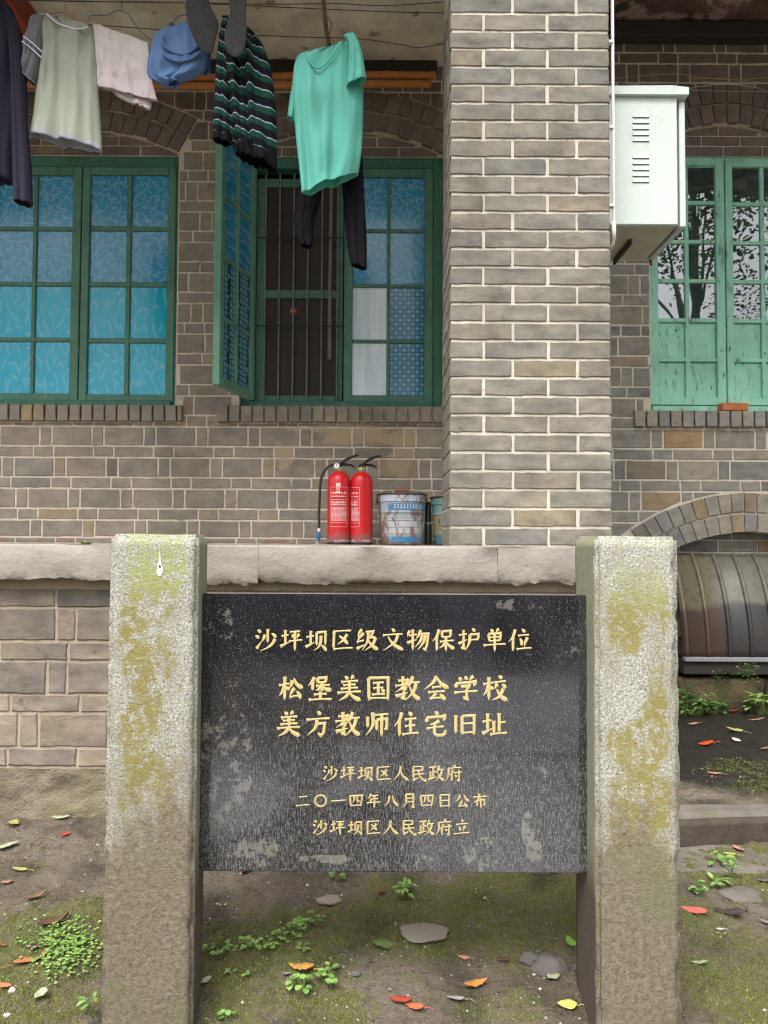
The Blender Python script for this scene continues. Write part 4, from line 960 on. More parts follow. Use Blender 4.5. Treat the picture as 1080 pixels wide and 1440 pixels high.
G = {
'沙': 'd 12,8 26,20|d 4,32 18,44|t 10,88 16,78 32,54|v 58,2 58,62|p 46,26 40,44 32,58|d 74,22 94,40|c 90,44 78,66 56,84 24,98',
'坪': 'h 8,34 38,28|v 24,6 24,70|t 2,78 44,58|h 44,16 88,12|d 52,26 58,42|p 86,24 76,44|h 40,56 98,50|v 66,14 66,98',
'坝': 'h 6,38 38,32|v 24,10 24,72|t 2,80 42,60|v 50,18 50,74|z 50,18 88,14 88,72|c 69,30 67,60 57,82 38,96|d 70,72 92,98',
'区': 'h 12,14 88,9|c 72,24 56,50 30,70|d 36,32 56,46 76,68|v 15,14 13,90|h 12,90 96,84',
'级': 'p 26,4 8,36|h 8,36 30,32|p 34,20 4,60|h 4,60 34,52|t 4,88 38,70|z 42,16 76,12 64,40 86,38|c 86,38 72,70 38,96|c 54,16 50,56 26,96|n 50,46 70,74 98,92',
'文': 'd 44,2 56,16|h 6,30 92,24|c 72,28 56,62 8,96|n 28,34 52,68 98,94',
'物': 'p 14,10 4,38|h 10,32 44,26|t 2,62 44,48|v 26,4 26,96|c 60,6 52,30 40,44|z 54,24 94,22 88,72 80,92 70,84|c 68,28 58,56 36,80|c 82,28 72,62 46,94',
'保': 'c 30,4 20,34 2,56|v 20,34 20,98|v 42,12 44,40|z 42,12 82,10 78,38|h 46,38 78,36|h 34,58 94,52|v 60,38 60,98|p 58,58 48,74 30,86|n 62,58 76,76 98,88',
'护': 'h 6,30 40,24|z 26,6 26,90 15,80|t 4,66 42,48|d 62,2 74,14|z 54,26 92,24 88,50|h 56,50 88,48|c 54,26 50,64 32,96',
'单': 'd 32,4 42,18|p 70,2 58,18|v 24,24 28,56|z 24,24 78,20 74,54|h 28,40 72,37|h 29,55 72,52|h 2,74 98,67|v 51,22 51,100',
'位': 'c 30,4 20,36 2,58|v 20,36 20,98|d 58,4 70,18|h 42,32 90,27|d 50,42 58,74|p 84,38 70,82|h 36,90 100,84',
'松': 'h 2,38 44,31|v 25,2 25,98|p 24,38 16,62 2,82|d 28,46 42,58|p 56,16 52,36 42,52|n 62,8 76,34 100,48|p 66,48 46,86|h 46,86 84,79|d 74,60 90,92',
'堡': 'c 28,4 18,22 2,40|v 20,24 20,58|v 40,8 42,28|z 40,8 76,6 72,26|h 42,27 72,25|h 34,41 90,36|v 58,27 58,62|p 56,41 46,53 32,58|n 60,41 74,53 98,56|h 26,76 78,72|v 52,62 52,94|h 4,97 98,93',
'美': 'd 32,2 42,15|p 70,0 58,15|h 18,25 86,19|h 26,38 76,34|v 51,20 51,62|h 16,53 86,47|h 2,69 98,62|c 50,66 36,84 8,100|n 52,66 68,84 98,98',
'国': 'v 10,8 12,100|z 10,8 90,6 90,98|h 28,29 72,26|h 30,50 70,47|v 50,27 50,75|h 24,76 78,73|d 62,55 72,67|h 12,91 88,89',
'教': 'h 12,20 50,16|v 31,0 31,36|h 0,41 56,34|c 56,10 38,38 4,66|z 20,53 44,50 36,60|z 35,60 36,94 22,84|t 2,82 52,67|c 72,0 62,28 50,46|h 62,28 100,24|c 86,28 74,64 42,98|n 58,42 76,76 102,96',
'会': 'c 50,0 34,28 0,54|n 50,4 68,30 100,50|h 32,47 68,43|h 16,67 84,61|p 46,67 40,79 22,92|h 22,92 78,87|d 62,73 84,98',
'学': 'd 20,6 28,20|d 44,2 52,16|p 82,0 66,20|d 10,26 6,46|z 10,30 94,23 82,40|z 30,43 68,39 52,54|z 52,54 55,96 38,84|h 2,68 98,60',
'校': 'h 2,34 44,27|v 25,4 25,98|p 24,36 16,60 2,80|d 28,44 40,56|d 64,0 76,12|h 48,27 94,20|p 62,33 50,52|d 78,33 92,50|c 84,50 68,82 38,98|n 56,52 74,82 102,98',
'方': 'd 46,0 58,14|h 2,34 98,26|z 44,50 78,46 73,86 62,98 50,86|c 46,32 38,66 4,98',
'师': 'v 12,20 12,64|c 32,2 33,56 4,98|h 42,14 98,9|v 50,32 50,76|z 50,32 92,29 91,68 82,72|v 70,12 70,102',
'住': 'c 32,2 22,34 0,60|v 22,36 22,100|d 58,2 72,18|h 44,32 92,27|h 46,60 88,55|v 68,30 68,88|h 34,93 102,86',
'宅': 'd 46,0 58,14|d 14,22 8,42|z 14,24 92,18 82,36|p 66,36 50,46 24,54|h 14,69 84,60|s 47,46 45,82 54,95 84,93 92,72',
'旧': 'v 12,14 12,90|v 38,18 38,94|z 38,18 88,14 88,94|h 40,50 86,47|h 40,87 88,84',
'址': 'h 2,42 38,35|v 22,6 22,78|t 0,90 42,68|v 70,4 70,86|h 72,46 96,41|v 48,36 48,88|h 32,93 102,86',
'人': 'c 50,4 40,50 2,94|n 47,30 64,66 100,94',
'民': 'h 18,9 78,8|v 76,8 75,34|h 22,33 74,31|v 18,8 18,90|t 15,94 52,76|h 24,58 88,52|s 48,33 62,72 94,98 95,80',
'政': 'h 4,14 52,10|v 32,12 32,74|h 32,42 50,40|v 14,36 14,80|t 0,88 56,70|c 70,0 62,28 50,46|h 62,28 100,24|c 86,28 76,64 44,98|n 58,42 76,76 102,96',
'府': 'd 48,0 60,11|h 16,20 96,13|c 17,19 17,60 0,100|c 46,26 40,46 24,62|v 37,48 37,98|h 50,48 100,41|z 82,26 82,98 68,88|d 56,60 66,74',
'二': 'h 24,26 78,19|h 2,86 98,77',
'〇': 'o',
'一': 'h 2,54 98,46',
'四': 'v 6,16 14,90|z 6,16 94,12 84,88|p 38,19 36,46 24,62|s 60,19 60,48 66,54 78,52|h 14,84 86,80',
'年': 'p 30,0 22,20 6,38|h 26,18 82,12|v 30,38 30,62|h 30,39 80,34|h 0,66 100,58|v 55,16 55,100',
'八': 'c 36,14 28,56 2,90|n 56,8 70,56 100,86',
'月': 'c 26,6 28,60 8,98|z 26,6 80,4 80,98 66,88|h 28,34 78,32|h 28,60 78,58',
'日': 'v 20,10 22,96|z 20,10 82,8 82,96|h 22,50 80,47|h 22,88 80,86',
'公': 'c 34,8 26,34 2,56|n 60,4 74,34 100,54|p 48,48 40,70 20,90|h 20,90 74,84|d 62,64 84,96',
'布': 'h 2,26 100,17|c 46,0 36,40 2,66|v 30,48 30,88|z 30,48 82,43 81,78 72,83|v 56,28 56,102',
'立': 'd 46,0 56,16|h 14,32 88,25|d 32,43 42,72|p 74,38 60,78|h 0,91 100,82',
}
def glyph(ch, S, wt):
    """brush strokes as tapered ribbons with a little relief, S = size in metres"""
    mb = MB()
    def P(x, y): return ((x - 50) / 100 * S, (50 - y) / 100 * S)
    if G[ch] == 'o':
        n = 28; ro, ri = S * 0.46, S * 0.46 - wt * 1.0; v = []
        for k in range(n):
            a = 2 * math.pi * k / n; v += [(ro * math.cos(a), 0, ro * math.sin(a)), (ri * math.cos(a), 0, ri * math.sin(a)), ((ro + ri) / 2 * math.cos(a), -0.0009, (ro + ri) / 2 * math.sin(a))]
        f = []
        for k in range(n):
            j = (k + 1) % n; f += [(3 * k, 3 * k + 2, 3 * j + 2, 3 * j), (3 * k + 2, 3 * k + 1, 3 * j + 1, 3 * j + 2)]
        return mb.add(v, f)
    for idx, st in enumerate(G[ch].split('|')):
        t, *pp = st.split(' '); pts = [P(*map(float, q.split(','))) for q in pp]
        if t in 'cpnds' and len(pts) > 2 or t == 'n':
            pp2 = [pts[0]] + pts + [pts[-1]]; out = []
            for i in range(1, len(pp2) - 2):
                a, b, c_, d = pp2[i - 1:i + 3]
                for k in range(6):
                    u = k / 6; out.append(tuple(0.5 * (2 * b[m] + (c_[m] - a[m]) * u + (2 * a[m] - 5 * b[m] + 4 * c_[m] - d[m]) * u * u + (3 * b[m] - a[m] - 3 * c_[m] + d[m]) * u ** 3) for m in (0, 1)))
            pts = out + [pts[-1]]
        elif t in 'hvtpd':
            a, b = pts[0], pts[-1]; n = 6; bow = {'h': 0.012, 'v': 0.0, 't': 0, 'p': -0.03, 'd': 0.03}[t] * S
            L = math.hypot(b[0] - a[0], b[1] - a[1]) or 1; nx, ny = -(b[1] - a[1]) / L, (b[0] - a[0]) / L
            pts = [(a[0] + (b[0] - a[0]) * k / n + nx * bow * math.sin(math.pi * k / n), a[1] + (b[1] - a[1]) * k / n + ny * bow * math.sin(math.pi * k / n)) for k in range(n + 1)]
        elif t == 'z':
            out = [pts[0]]
            for a, b in zip(pts, pts[1:]):
                for k in range(1, 5): out.append((a[0] + (b[0] - a[0]) * k / 4, a[1] + (b[1] - a[1]) * k / 4))
            pts = out
        n = len(pts) - 1
        def wd(u):
            if t == 'h': return (0.62 + 0.55 * max(0, 1 - u * 7) + 0.0) + 0.75 * max(0, (u - 0.80) / 0.2) - 0.6 * max(0, (u - 0.95) / 0.05)
            if t == 'v': return 1.02 + 0.3 * max(0, 1 - u * 6) - 0.75 * max(0, (u - 0.86) / 0.14)
            if t in 'pc': return 1.25 - 0.35 * u - 0.75 * max(0, (u - 0.45) / 0.55)
            if t == 'n': return 0.45 + 1.15 * min(1, u / 0.8) - 1.5 * max(0, (u - 0.82) / 0.18)
            if t == 'd': return 0.45 + 0.95 * math.sin(min(1, u / 0.75) * math.pi / 2) - 0.9 * max(0, (u - 0.75) / 0.25)
            if t == 't': return 1.35 - 1.1 * u
            if t == 's': return 1.0 - 0.6 * max(0, (u - 0.8) / 0.2)
            return 0.95 - 0.55 * max(0, (u - 0.9) / 0.1)
        yb = 0.00006 * idx
        v = []; f = []
        for i, q in enumerate(pts):
            a, b = pts[max(i - 1, 0)], pts[min(i + 1, n)]; L = math.hypot(b[0] - a[0], b[1] - a[1]) or 1
            nx, ny = -(b[1] - a[1]) / L, (b[0] - a[0]) / L; w = max(0.12, wd(i / n)) * wt / 2
            if t == 'z' and 0 < i < n:
                c1 = (pts[i][0] - a[0], pts[i][1] - a[1]); c2 = (b[0] - pts[i][0], b[1] - pts[i][1]); dt = (c1[0] * c2[0] + c1[1] * c2[1]) / ((math.hypot(*c1) * math.hypot(*c2)) or 1)
                w *= 1 / max(0.6, math.cos(math.acos(max(-1, min(1, dt))) / 2))
            v += [(q[0] + nx * w, 0 - yb, q[1] + ny * w), (q[0], -0.0009 - yb, q[1]), (q[0] - nx * w, 0 - yb, q[1] - ny * w)]
        for i in range(n): f += [(3 * i, 3 * i + 1, 3 * i + 4, 3 * i + 3), (3 * i + 1, 3 * i + 2, 3 * i + 5, 3 * i + 4)]
        # round ends
        v0 = len(v); mb.add(v, f)
    return mb
_g = {}
def line(txt, u0, du, v, size, wt):
    for i, ch in enumerate(txt):
        k = (ch, size)
        if k not in _g: _g[k] = glyph(ch, size / 573 * 1.0, wt / 573).mesh('character', GOLD_W if size < 25 else GOLD, fix=False)
        q = at(u0 + du * i, v, YP); o = link('character', _g[k], sign); o.location = (q.x, YP - 0.0008, q.z)
line('沙坪坝区级文物保护单位', 374, 35.7, 900, 32, 3.5)
line('松堡美国教会学校', 409, 41.0, 968, 34, 4.15)
line('美方教师住宅旧址', 406, 41.3, 1018, 33.5, 4.15)
line('沙坪坝区人民政府', 464.5, 24.8, 1087.5, 22, 2.6)
line('二〇一四年八月四日公布', 426, 24.9, 1126, 19.5, 2.6)
line('沙坪坝区人民政府立', 450, 24.9, 1163.5, 21.5, 2.6)
#@@PART2
# ------------------------------------------------------------------ electrical box and pipe
BOX = Mt('box_enamel', 0.35, 0.5); o_ = BOX.pos(); BOX.color(BOX.mix(BOX.step(BOX.noise(o_, 9, 6, 0.7), 0.50, 0.75, 0, 0.5), (0.55, 0.62, 0.585), (0.40, 0.43, 0.38))); BOX.rough(0.45)
BOXD = plain('box_underside', (0.50, 0.50, 0.38), 0.6, var=0.25, sc=8)
ebx = thing('electrical_box', 'pale mint metal electrical box with two louvre groups, mounted beside the pillar', 'electrical box', (1.1, 3.5, 2.5))
YE = 3.30; bx0_, bx1_ = px1 + 0.004, at(953, 230, YE).x; bz0, bz1 = at(900, 316, YE).z, at(900, 136, YE).z; YE1 = 3.73
MB().box(bx0_, bx1_, YE, YE1, bz0, bz1, 0.004).build('cabinet', BOX.m, ebx)
MB().box(bx0_ + 0.01, bx1_ - 0.006, YE + 0.012, YE1 - 0.01, bz0 - 0.003, bz0 + 0.001).build('floor_plate', BOXD, ebx)
MB().box(bx1_ + 0.014, bx1_ + 0.040, YE + 0.012, YE1 + 0.01, bz0 - 0.004, bz1 - 0.014, 0.004).build('door', BOX.m, ebx)
MB().box(bx1_ - 0.002, bx1_ + 0.016, YE + 0.05, YE1 - 0.02, bz0 + 0.02, bz1 - 0.03).build('door_seal', BLACKP, ebx)
rfm = MB(); rfm.prism([(bx0_, bz1), (bx1_ + 0.045, bz1), (bx1_ + 0.045, bz1 + 0.032), (bx1_ - 0.03, bz1 + 0.040), (bx0_, bz1 + 0.036)], YE - 0.02, YE1 + 0.02); rfm.build('rain_roof', BOX.m, ebx)
for g0 in (158.5, 216):
    for k in range(5):
        q = at(901, g0 + k * 8.4 + 4, YE); w_ = 0.038
        L = MB(); h = 0.0185
        v = [(-w_, 0.001, h / 2), (w_, 0.001, h / 2), (w_ - 0.004, -0.002, h / 2 - 0.004), (-w_ + 0.004, -0.002, h / 2 - 0.004), (-w_, -0.0005, -h / 2), (w_, -0.0005, -h / 2), (w_ - 0.003, -0.0045, -h / 2), (-w_ + 0.003, -0.0045, -h / 2)]
        L.add(v, [(0, 1, 2, 3), (3, 2, 6, 7), (0, 3, 7, 4), (2, 1, 5, 6)]); o = L.build('louvre', BOX.m, ebx); o.location = (q.x, YE - 0.0005, q.z)
        S_ = MB().box(-w_ + 0.003, w_ - 0.003, -0.0008, 0, -h / 2 - 0.0012, -h / 2 + 0.0002); o2 = S_.build('slot', BLACKP, o); 
        o2.location = (q.x, YE - 0.001, q.z)
MB().box(at(866, 360, 3.65).x, at(866, 360, 3.65).x + 0.012, 3.45, 3.70, bz0 - 0.03, bz0 - 0.003).build('bracket_bar', WIRE, ebx)
MB().prism([(px1 + 0.02, bz0 - 0.004), (px1 + 0.07, bz0 - 0.004), (px1 + 0.02, bz0 - 0.09)], 3.6, 3.615).build('bracket', WIRE, ebx)
MB().tube([(bx1_ + 0.02, YE1 - 0.02, bz0 - 0.005), (bx1_ + 0.02, YE1 - 0.03, bz0 - 0.03)], 0.007, 8).build('red_plug', plain('red_plug', (0.5, 0.02, 0.02)), ebx)
Xp = at(862.3, 200, 3.14).x
pts = [(Xp, 3.14, 4.4), (Xp, 3.14, at(864, 335, 3.14).z), (Xp - 0.001, 3.145, at(864, 342, 3.14).z), (Xp - 0.004, 3.20, at(864, 345, 3.14).z), (Xp - 0.006, 3.4, at(864, 345, 3.14).z)]
pp = thing('conduit_pipe', 'thin white conduit pipe running up the right edge of the pillar beside the box', 'pipe', (Xp, 3.14, 2.4))
MB().tube(pts, 0.0068, 10).build('pipe_run', WHITEP, pp, smooth=True)
zj = at(864, 322, 3.14).z; MB().tube([(Xp, 3.14, zj + 0.03), (Xp, 3.14, zj - 0.045)], 0.0095, 10).build('socket_joint', WHITEP, pp, smooth=True)
for v_ in (60, 180, 290):
    z_ = at(864, v_, 3.14).z; MB().box(px1 - 0.001, Xp, 3.128, 3.150, z_ - 0.006, z_ + 0.006, 0.001).build('clip', WHITEP, pp)

# ------------------------------------------------------------------ fire extinguishers
def ext_mat(seed):
    m = Mt('extinguisher_red', 0.28, 0.5); o = m.obj(); x, y, z = m.xyz(o); v = m.vadd(o, (seed, seed, 0))
    c = m.mix(m.noise(v, 8, 3), (0.46, 0.008, 0.012), (0.60, 0.016, 0.020))
    dn = m.noise(v, 28, 6, 0.7); d = m.step(m.add(z, m.lin(dn, 0.3, 0.7, -0.05, 0.05)), 0.075, 0.045, 0, 0.75)
    c = m.mix(d, c, (0.17, 0.09, 0.085)); c = m.mix(m.mul(m.step(z, 0.035, 0.02), m.step(dn, 0.45, 0.55)), c, (0.4, 0.3, 0.28)); m.color(c); m.rough(m.lin(d, 0, 1, 0.34, 0.85)); return m.m
WPR = plain('white_print', (0.66, 0.55, 0.55), 0.5, var=0.1, bump=0)
def on_cyl(mb_pts, rad): pass
def decal(parent, rad, items, c, mat=WPR, name='printed_label'):
    """flat print wrapped on a cylinder of radius rad: items = (angle0, angle1, z0, z1) in radians from -Y"""
    mb = MB()
    for (a0, a1, z0, z1) in items:
        n = max(1, int(abs(a1 - a0) / 0.15)); v = []
        for k in range(n + 1):
            a = a0 + (a1 - a0) * k / n; r = rad + 0.0005; v += [(c[0] + r * math.sin(a), c[1] - r * math.cos(a), c[2] + z0), (c[0] + r * math.sin(a), c[1] - r * math.cos(a), c[2] + z1)]
        mb.add(v, [(2 * k, 2 * k + 2, 2 * k + 3, 2 * k + 1) for k in range(n)])
    return mb.build(name, mat, parent, fix=False)
def extinguisher(x, y, turn, label, gauge, hose, seed):
    c = (x, y, PLAT); t = thing('fire_extinguisher', label, 'fire extinguisher', c, 'fire extinguishers on the stone ledge')
    r = 0.0655
    prof = [(r - 0.006, 0), (r, 0.006), (r, 0.335), (r * 0.985, 0.362), (r * 0.90, 0.385), (r * 0.68, 0.402), (r * 0.42, 0.412), (0.018, 0.418)]
    o = MB().lathe(prof, (0, 0, 0), 40).build('cylinder', ext_mat(seed), t, smooth=False, auto=40); o.location = c
    MB().lathe([(r + 0.001, 0.0), (r + 0.0015, 0.003), (r + 0.0012, 0.012), (r, 0.013)], c, 40).build('foot_ring', BLACKP, t)
    MB().lathe([(0.018, 0.414), (0.018, 0.434), (0.013, 0.437), (0.013, 0.455)], c, 20).build('valve', plain('brass', (0.35, 0.33, 0.28), 0.35, metal=0.7), t)
    MB().lathe([(0.021, 0.428), (0.022, 0.432), (0.021, 0.438)], c, 20).build('seal_tag', plain('yellow_tag', (0.5, 0.55, 0.1)), t)
    ct, st_ = math.cos(turn), math.sin(turn)
    def L(a, b, z): return (x + a * ct - b * st_, y + a * st_ + b * ct, PLAT + z)
    hm = MB()
    for s_ in (-0.011, 0.011): hm.tube([L(-0.012, s_, 0.448), L(0.02, s_, 0.468), L(0.055, s_, 0.492), L(0.10, s_, 0.512), L(0.112, s_, 0.511)], [0.006, 0.0065, 0.006, 0.005, 0.004], 6)
    hm.tube([L(0.02, 0, 0.470), L(0.055, 0, 0.494), L(0.108, 0, 0.514)], [0.009, 0.009, 0.006], 6); hm.build('lever', BLACKP, t)
    MB().tube([L(0.0, 0, 0.452), L(0.03, 0, 0.458), L(0.075, 0, 0.455), L(0.092, 0, 0.440)], [0.009, 0.008, 0.007, 0.004], 8).build('carry_handle', BLACKP, t)
    MB().box(x - 0.014, x + 0.014, y - 0.012, y + 0.012, PLAT + 0.436, PLAT + 0.462, 0.004).build('valve_head', BLACKP, t)
    if gauge:
        g = MB().lathe([(0.017, 0), (0.0175, 0.006), (0.015, 0.008)], n=24); gx_, gy_, gz_ = x - 0.012, y - 0.022, PLAT + 0.445
        g.v = [(gx_ + a, gy_ - c2, gz_ + b) for a, b, c2 in g.v]; go = g.build('pressure_gauge', plain('gauge_metal', (0.5, 0.5, 0.48), 0.3, metal=0.6), t)
        g = MB().lathe([(0.0005, 0), (0.0145, 0)], n=24, caps=False); g.v = [(gx_ + a, gy_ - 0.0088, gz_ + b) for a, b, c2 in g.v]; g.build('dial', plain('dial_white', (0.7, 0.72, 0.68)), go, fix=False)
        MB().box(gx_ - 0.0012, gx_ + 0.0012, gy_ - 0.0098, gy_ - 0.009, gz_ - 0.002, gz_ + 0.011).build('needle', BLACKP, go)
    if hose:
        P = [(0, 0.0, 0.447), (-0.03, -0.02, 0.452), (-0.06, -0.03, 0.440), (-0.088, -0.03, 0.405), (-0.103, -0.03, 0.35), (-0.108, -0.028, 0.25), (-0.110, -0.026, 0.15), (-0.110, -0.025, 0.085)]
        pts = []
        for i in range(len(P) - 1):
            a = [P[max(i - 1, 0)], P[i], P[i + 1], P[min(i + 2, len(P) - 1)]]
            for k in range(6):
                u = k / 6; pts.append(tuple(0.5 * (2 * a[1][m] + (a[2][m] - a[0][m]) * u + (2 * a[0][m] - 5 * a[1][m] + 4 * a[2][m] - a[3][m]) * u * u + (3 * a[1][m] - a[0][m] - 3 * a[2][m] + a[3][m]) * u ** 3) for m in (0, 1, 2)))
        pts.append(P[-1]); MB().tube([(x + a, y + b, PLAT + z) for a, b, z in pts], 0.0075, 10).build('hose', BLACKP, t, smooth=True)
        MB().tube([(x - 0.110, y - 0.025, PLAT + 0.09), (x - 0.110, y - 0.025, PLAT + 0.072)], 0.008, 10).build('nozzle_collar', plain('collar_white', (0.7, 0.7, 0.68)), t)
        MB().tube([(x - 0.110, y - 0.025, PLAT + 0.072), (x - 0.112, y - 0.025, PLAT + 0.05), (x - 0.113, y - 0.025, PLAT + 0.018)], [0.008, 0.0115, 0.0105], 10).build('nozzle', plain('nozzle_blue', (0.03, 0.12, 0.3), 0.4), t)
    return t, c, r
YX = 4.38
xa, xb = at(476, 766, YX).x, at(507.5, 766, YX).x
rr_ = random.Random(3)
def label_items(a0, a1):
    it = []; e = 0.0016
    for (z0, z1) in ((0.098, 0.098 + e), (0.322, 0.322 + e), (0.251, 0.251 + e), (0.121, 0.121 + e)): it.append((a0, a1, z0, z1))
    it += [(a0, a0 + 0.02, 0.098, 0.322), (a1 - 0.02, a1, 0.098, 0.322)]
    for row, (z, h, wd_) in enumerate(((0.285, 0.012, 0.10), (0.267, 0.008, 0.07), (0.232, 0.013, 0.12), (0.219, 0.012, 0.10))):
        a = a0 + 0.12
        while a < a1 - 0.15: it.append((a, a + wd_ * rr_.uniform(0.6, 0.9), z, z + h * rr_.uniform(0.7, 1))); a += wd_ * rr_.uniform(1.1, 1.4)
    z = 0.205
    while z > 0.128:
        a = a0 + 0.1
        while a < a1 - 0.1:
            w = rr_.uniform(0.04, 0.16); it.append((a, min(a + w, a1 - 0.06), z, z + 0.0035)); a += w + 0.03
        z -= 0.0065
    return it
t, c, r = extinguisher(xa, YX, 0.25, 'red fire extinguisher with a black hose and round gauge, the left one of the pair', True, True, 1.0)
decal(t, r, label_items(-0.75, 0.85), c); decal(t, r, [(-0.18, 0.18, 0.29, 0.30), (-0.14, -0.04, 0.303, 0.335), (0.04, 0.14, 0.303, 0.335), (-0.2, 0.2, 0.327, 0.345)], c, name='printed_emblem')
t, c, r = extinguisher(xb, YX + 0.02, 0.35, 'red fire extinguisher without a visible hose, between the other one and the rusty bucket', False, False, 5.0)
decal(t, r, label_items(-1.1, -0.12), c)

# ------------------------------------------------------------------ paint buckets
def bucket_mat(name, cols, rust, seed):
    m = Mt(name, 0.5, 0.4, 0.0); o = m.obj(); x, y, z = m.xyz(o); v = m.vadd(o, (seed, seed, seed)); n = m.noise(v, 16, 6, 0.7)
    c = m.ramp(m.lin(z, 0, 0.29, 0, 1), cols, 'CONSTANT')
    c = m.mix(m.step(n, 0.45, 0.7, 0, 0.4), c, (0.36, 0.36, 0.35))
    rs = m.step(m.noise(m.stretch(v, (1, 1, 0.5)), 13, 7, 0.75), rust, rust + 0.05, 0, 0.85); c = m.mix(rs, c, m.mix(m.noise(v, 60, 4), (0.10, 0.055, 0.04), (0.30, 0.15, 0.09)))
    c = m.mix(m.mul(m.step(z, 0.05, 0.0), m.step(n, 0.4, 0.55, 0, 0.8)), c, (0.12, 0.08, 0.06))
    m.color(c); m.bump(m.add(m.noise(v, 50, 4), rs), 0.3, 0.004); return m.m
def bucket(x, y, rt, rb, h, label, mat, band, handle):
    c = (x, y, PLAT); t = thing('paint_bucket', label, 'bucket', c, 'old metal paint buckets by the pillar')
    def rad(z): return rb + (rt - rb) * z / h
    prof = [(rb - 0.004, 0.0), (rb, 0.004), (rad(0.03), 0.03), (rad(h * 0.62), h * 0.62), (rad(h * 0.64) + 0.004, h * 0.64), (rad(h * 0.66) + 0.001, h * 0.66), (rad(h * 0.84), h * 0.84), (rad(h * 0.86) + 0.004, h * 0.86), (rad(h * 0.88) + 0.001, h * 0.88), (rt, h * 0.985), (rt + 0.005, h), (rt - 0.001, h + 0.004), (rt - 0.003, h * 0.97), (rb - 0.002, 0.01)]
    o = MB().lathe(prof, (0, 0, 0), 48).build('shell', mat, t, auto=30); o.location = c
    MB().lathe([(rt + 0.004, h - 0.002), (rt + 0.0075, h + 0.002), (rt + 0.004, h + 0.007), (rt, h + 0.004)], c, 48, caps=False).build('rim', WIRE, t, smooth=True)
    if handle:
        pts = [(x + rt * 0.98 * math.cos(a), y + 0.04 - 0.02 * math.sin(a), PLAT + h * 0.98 + 0.035 * math.sin(a) ** 0.7) for a in [math.pi * k / 20 for k in range(21)]]
        MB().tube(pts, 0.002, 6).build('handle_wire', WIRE, t); MB().tube(pts[8:13], 0.006, 8).build('handle_grip', plain('faded_red_grip', (0.35, 0.07, 0.05)), t)
        for s_ in (-1, 1): MB().box(x + s_ * rt - 0.006, x + s_ * rt + 0.006, y + 0.025, y + 0.05, PLAT + h * 0.84, PLAT + h * 0.98, 0.002).build('handle_lug', WIRE, t)
    return t, c, rad
blu = (0.04, 0.30, 0.55); lb = (0.30, 0.38, 0.48); wt_ = (0.38, 0.40, 0.42)
YBk = 4.45; xk = at(565, 766, YBk).x
bm1 = bucket_mat('bucket_blue', [(0, (0.3, 0.3, 0.3)), (0.07, (0.14, 0.33, 0.52)), (0.16, wt_), (0.2, (0.48, 0.5, 0.52)), (0.62, lb), (0.66, lb), (0.85, (0.40, 0.47, 0.55))], 0.475, 2.0)
t, c, rad = bucket(xk, YBk, 0.142, 0.119, 0.285, 'rusty white and blue paint bucket with a bent wire handle, right of the extinguishers', bm1, None, True)
BP_ = Mt('blue_print', 0.55, 0.3); _p = BP_.pos(); BP_.color(BP_.mix(BP_.step(BP_.noise(_p, 34, 6, 0.75), 0.50, 0.58, 0, 0.85), (0.05, 0.22, 0.42), BP_.mix(BP_.noise(_p, 80, 3), (0.12, 0.07, 0.05), (0.40, 0.40, 0.40)))); BLUEP = BP_.m; DKP = plain('dark_print', (0.10, 0.12, 0.17), 0.6, var=0.3, bump=0)
rz = lambda z: rad(z)
def cone_decal(t, c, rad, items, mat, name):
    mb = MB()
    for (a0, a1, z0, z1) in items:
        n = max(1, int(abs(a1 - a0) / 0.12)); v = []
        for k in range(n + 1):
            a = a0 + (a1 - a0) * k / n
            for z in (z0, z1): r = rad(z) + 0.0022; v.append((c[0] + r * math.sin(a), c[1] - r * math.cos(a), c[2] + z))
        mb.add(v, [(2 * k, 2 * k + 2, 2 * k + 3, 2 * k + 1) for k in range(n)])
    return mb.build(name, mat, t, fix=False)
cone_decal(t, c, rad, [(-0.62, 1.3, 0.196, 0.234)], BLUEP, 'blue_band'); cone_decal(t, c, rad, [(-0.5, 0.75, 0.014, 0.044)], BLUEP, 'blue_band')
e = 0.0022
cone_decal(t, c, rad, [(-0.75, 1.05, 0.172, 0.172 + e), (-0.75, 1.05, 0.06, 0.06 + e), (-0.75, -0.73, 0.06, 0.172), (1.03, 1.05, 0.06, 0.172), (-0.68, 0.98, 0.135, 0.135 + e), (-0.68, 0.98, 0.098, 0.098 + e)] , DKP, 'frame_print')
it = []; a = -0.35
rb_ = lambda z: rad(z) + 0.0005
while a < 0.95:
    it += [(a, a + 0.075, 0.221, 0.225), (a + 0.03, a + 0.05, 0.203, 0.227), (a, a + 0.07, 0.208, 0.212)]; a += 0.13
cone_decal(t, c, rb_, it, plain('pale_print', (0.6, 0.65, 0.68), bump=0), 'worn_lettering')
it = []; a = -0.66
while a < 0.9:
    it += [(a, a + 0.07, 0.160, 0.163), (a + 0.02, a + 0.045, 0.145, 0.167), (a, a + 0.07, 0.150, 0.153)]; a += 0.115
cone_decal(t, c, rad, it, plain('grey_print', (0.3, 0.34, 0.38), bump=0), 'worn_lettering')
x2 = at(640, 766, YBk + 0.05).x
bm2 = bucket_mat('bucket_teal', [(0, (0.08, 0.2, 0.26)), (0.2, (0.30, 0.27, 0.13)), (0.58, (0.2, 0.3, 0.28)), (0.64, (0.13, 0.26, 0.25))], 0.60, 7.0)
t, c, rad = bucket(x2, YBk + 0.05, 0.142, 0.122, 0.272, 'teal and yellow rusty bucket half hidden behind the pillar', bm2, None, False)
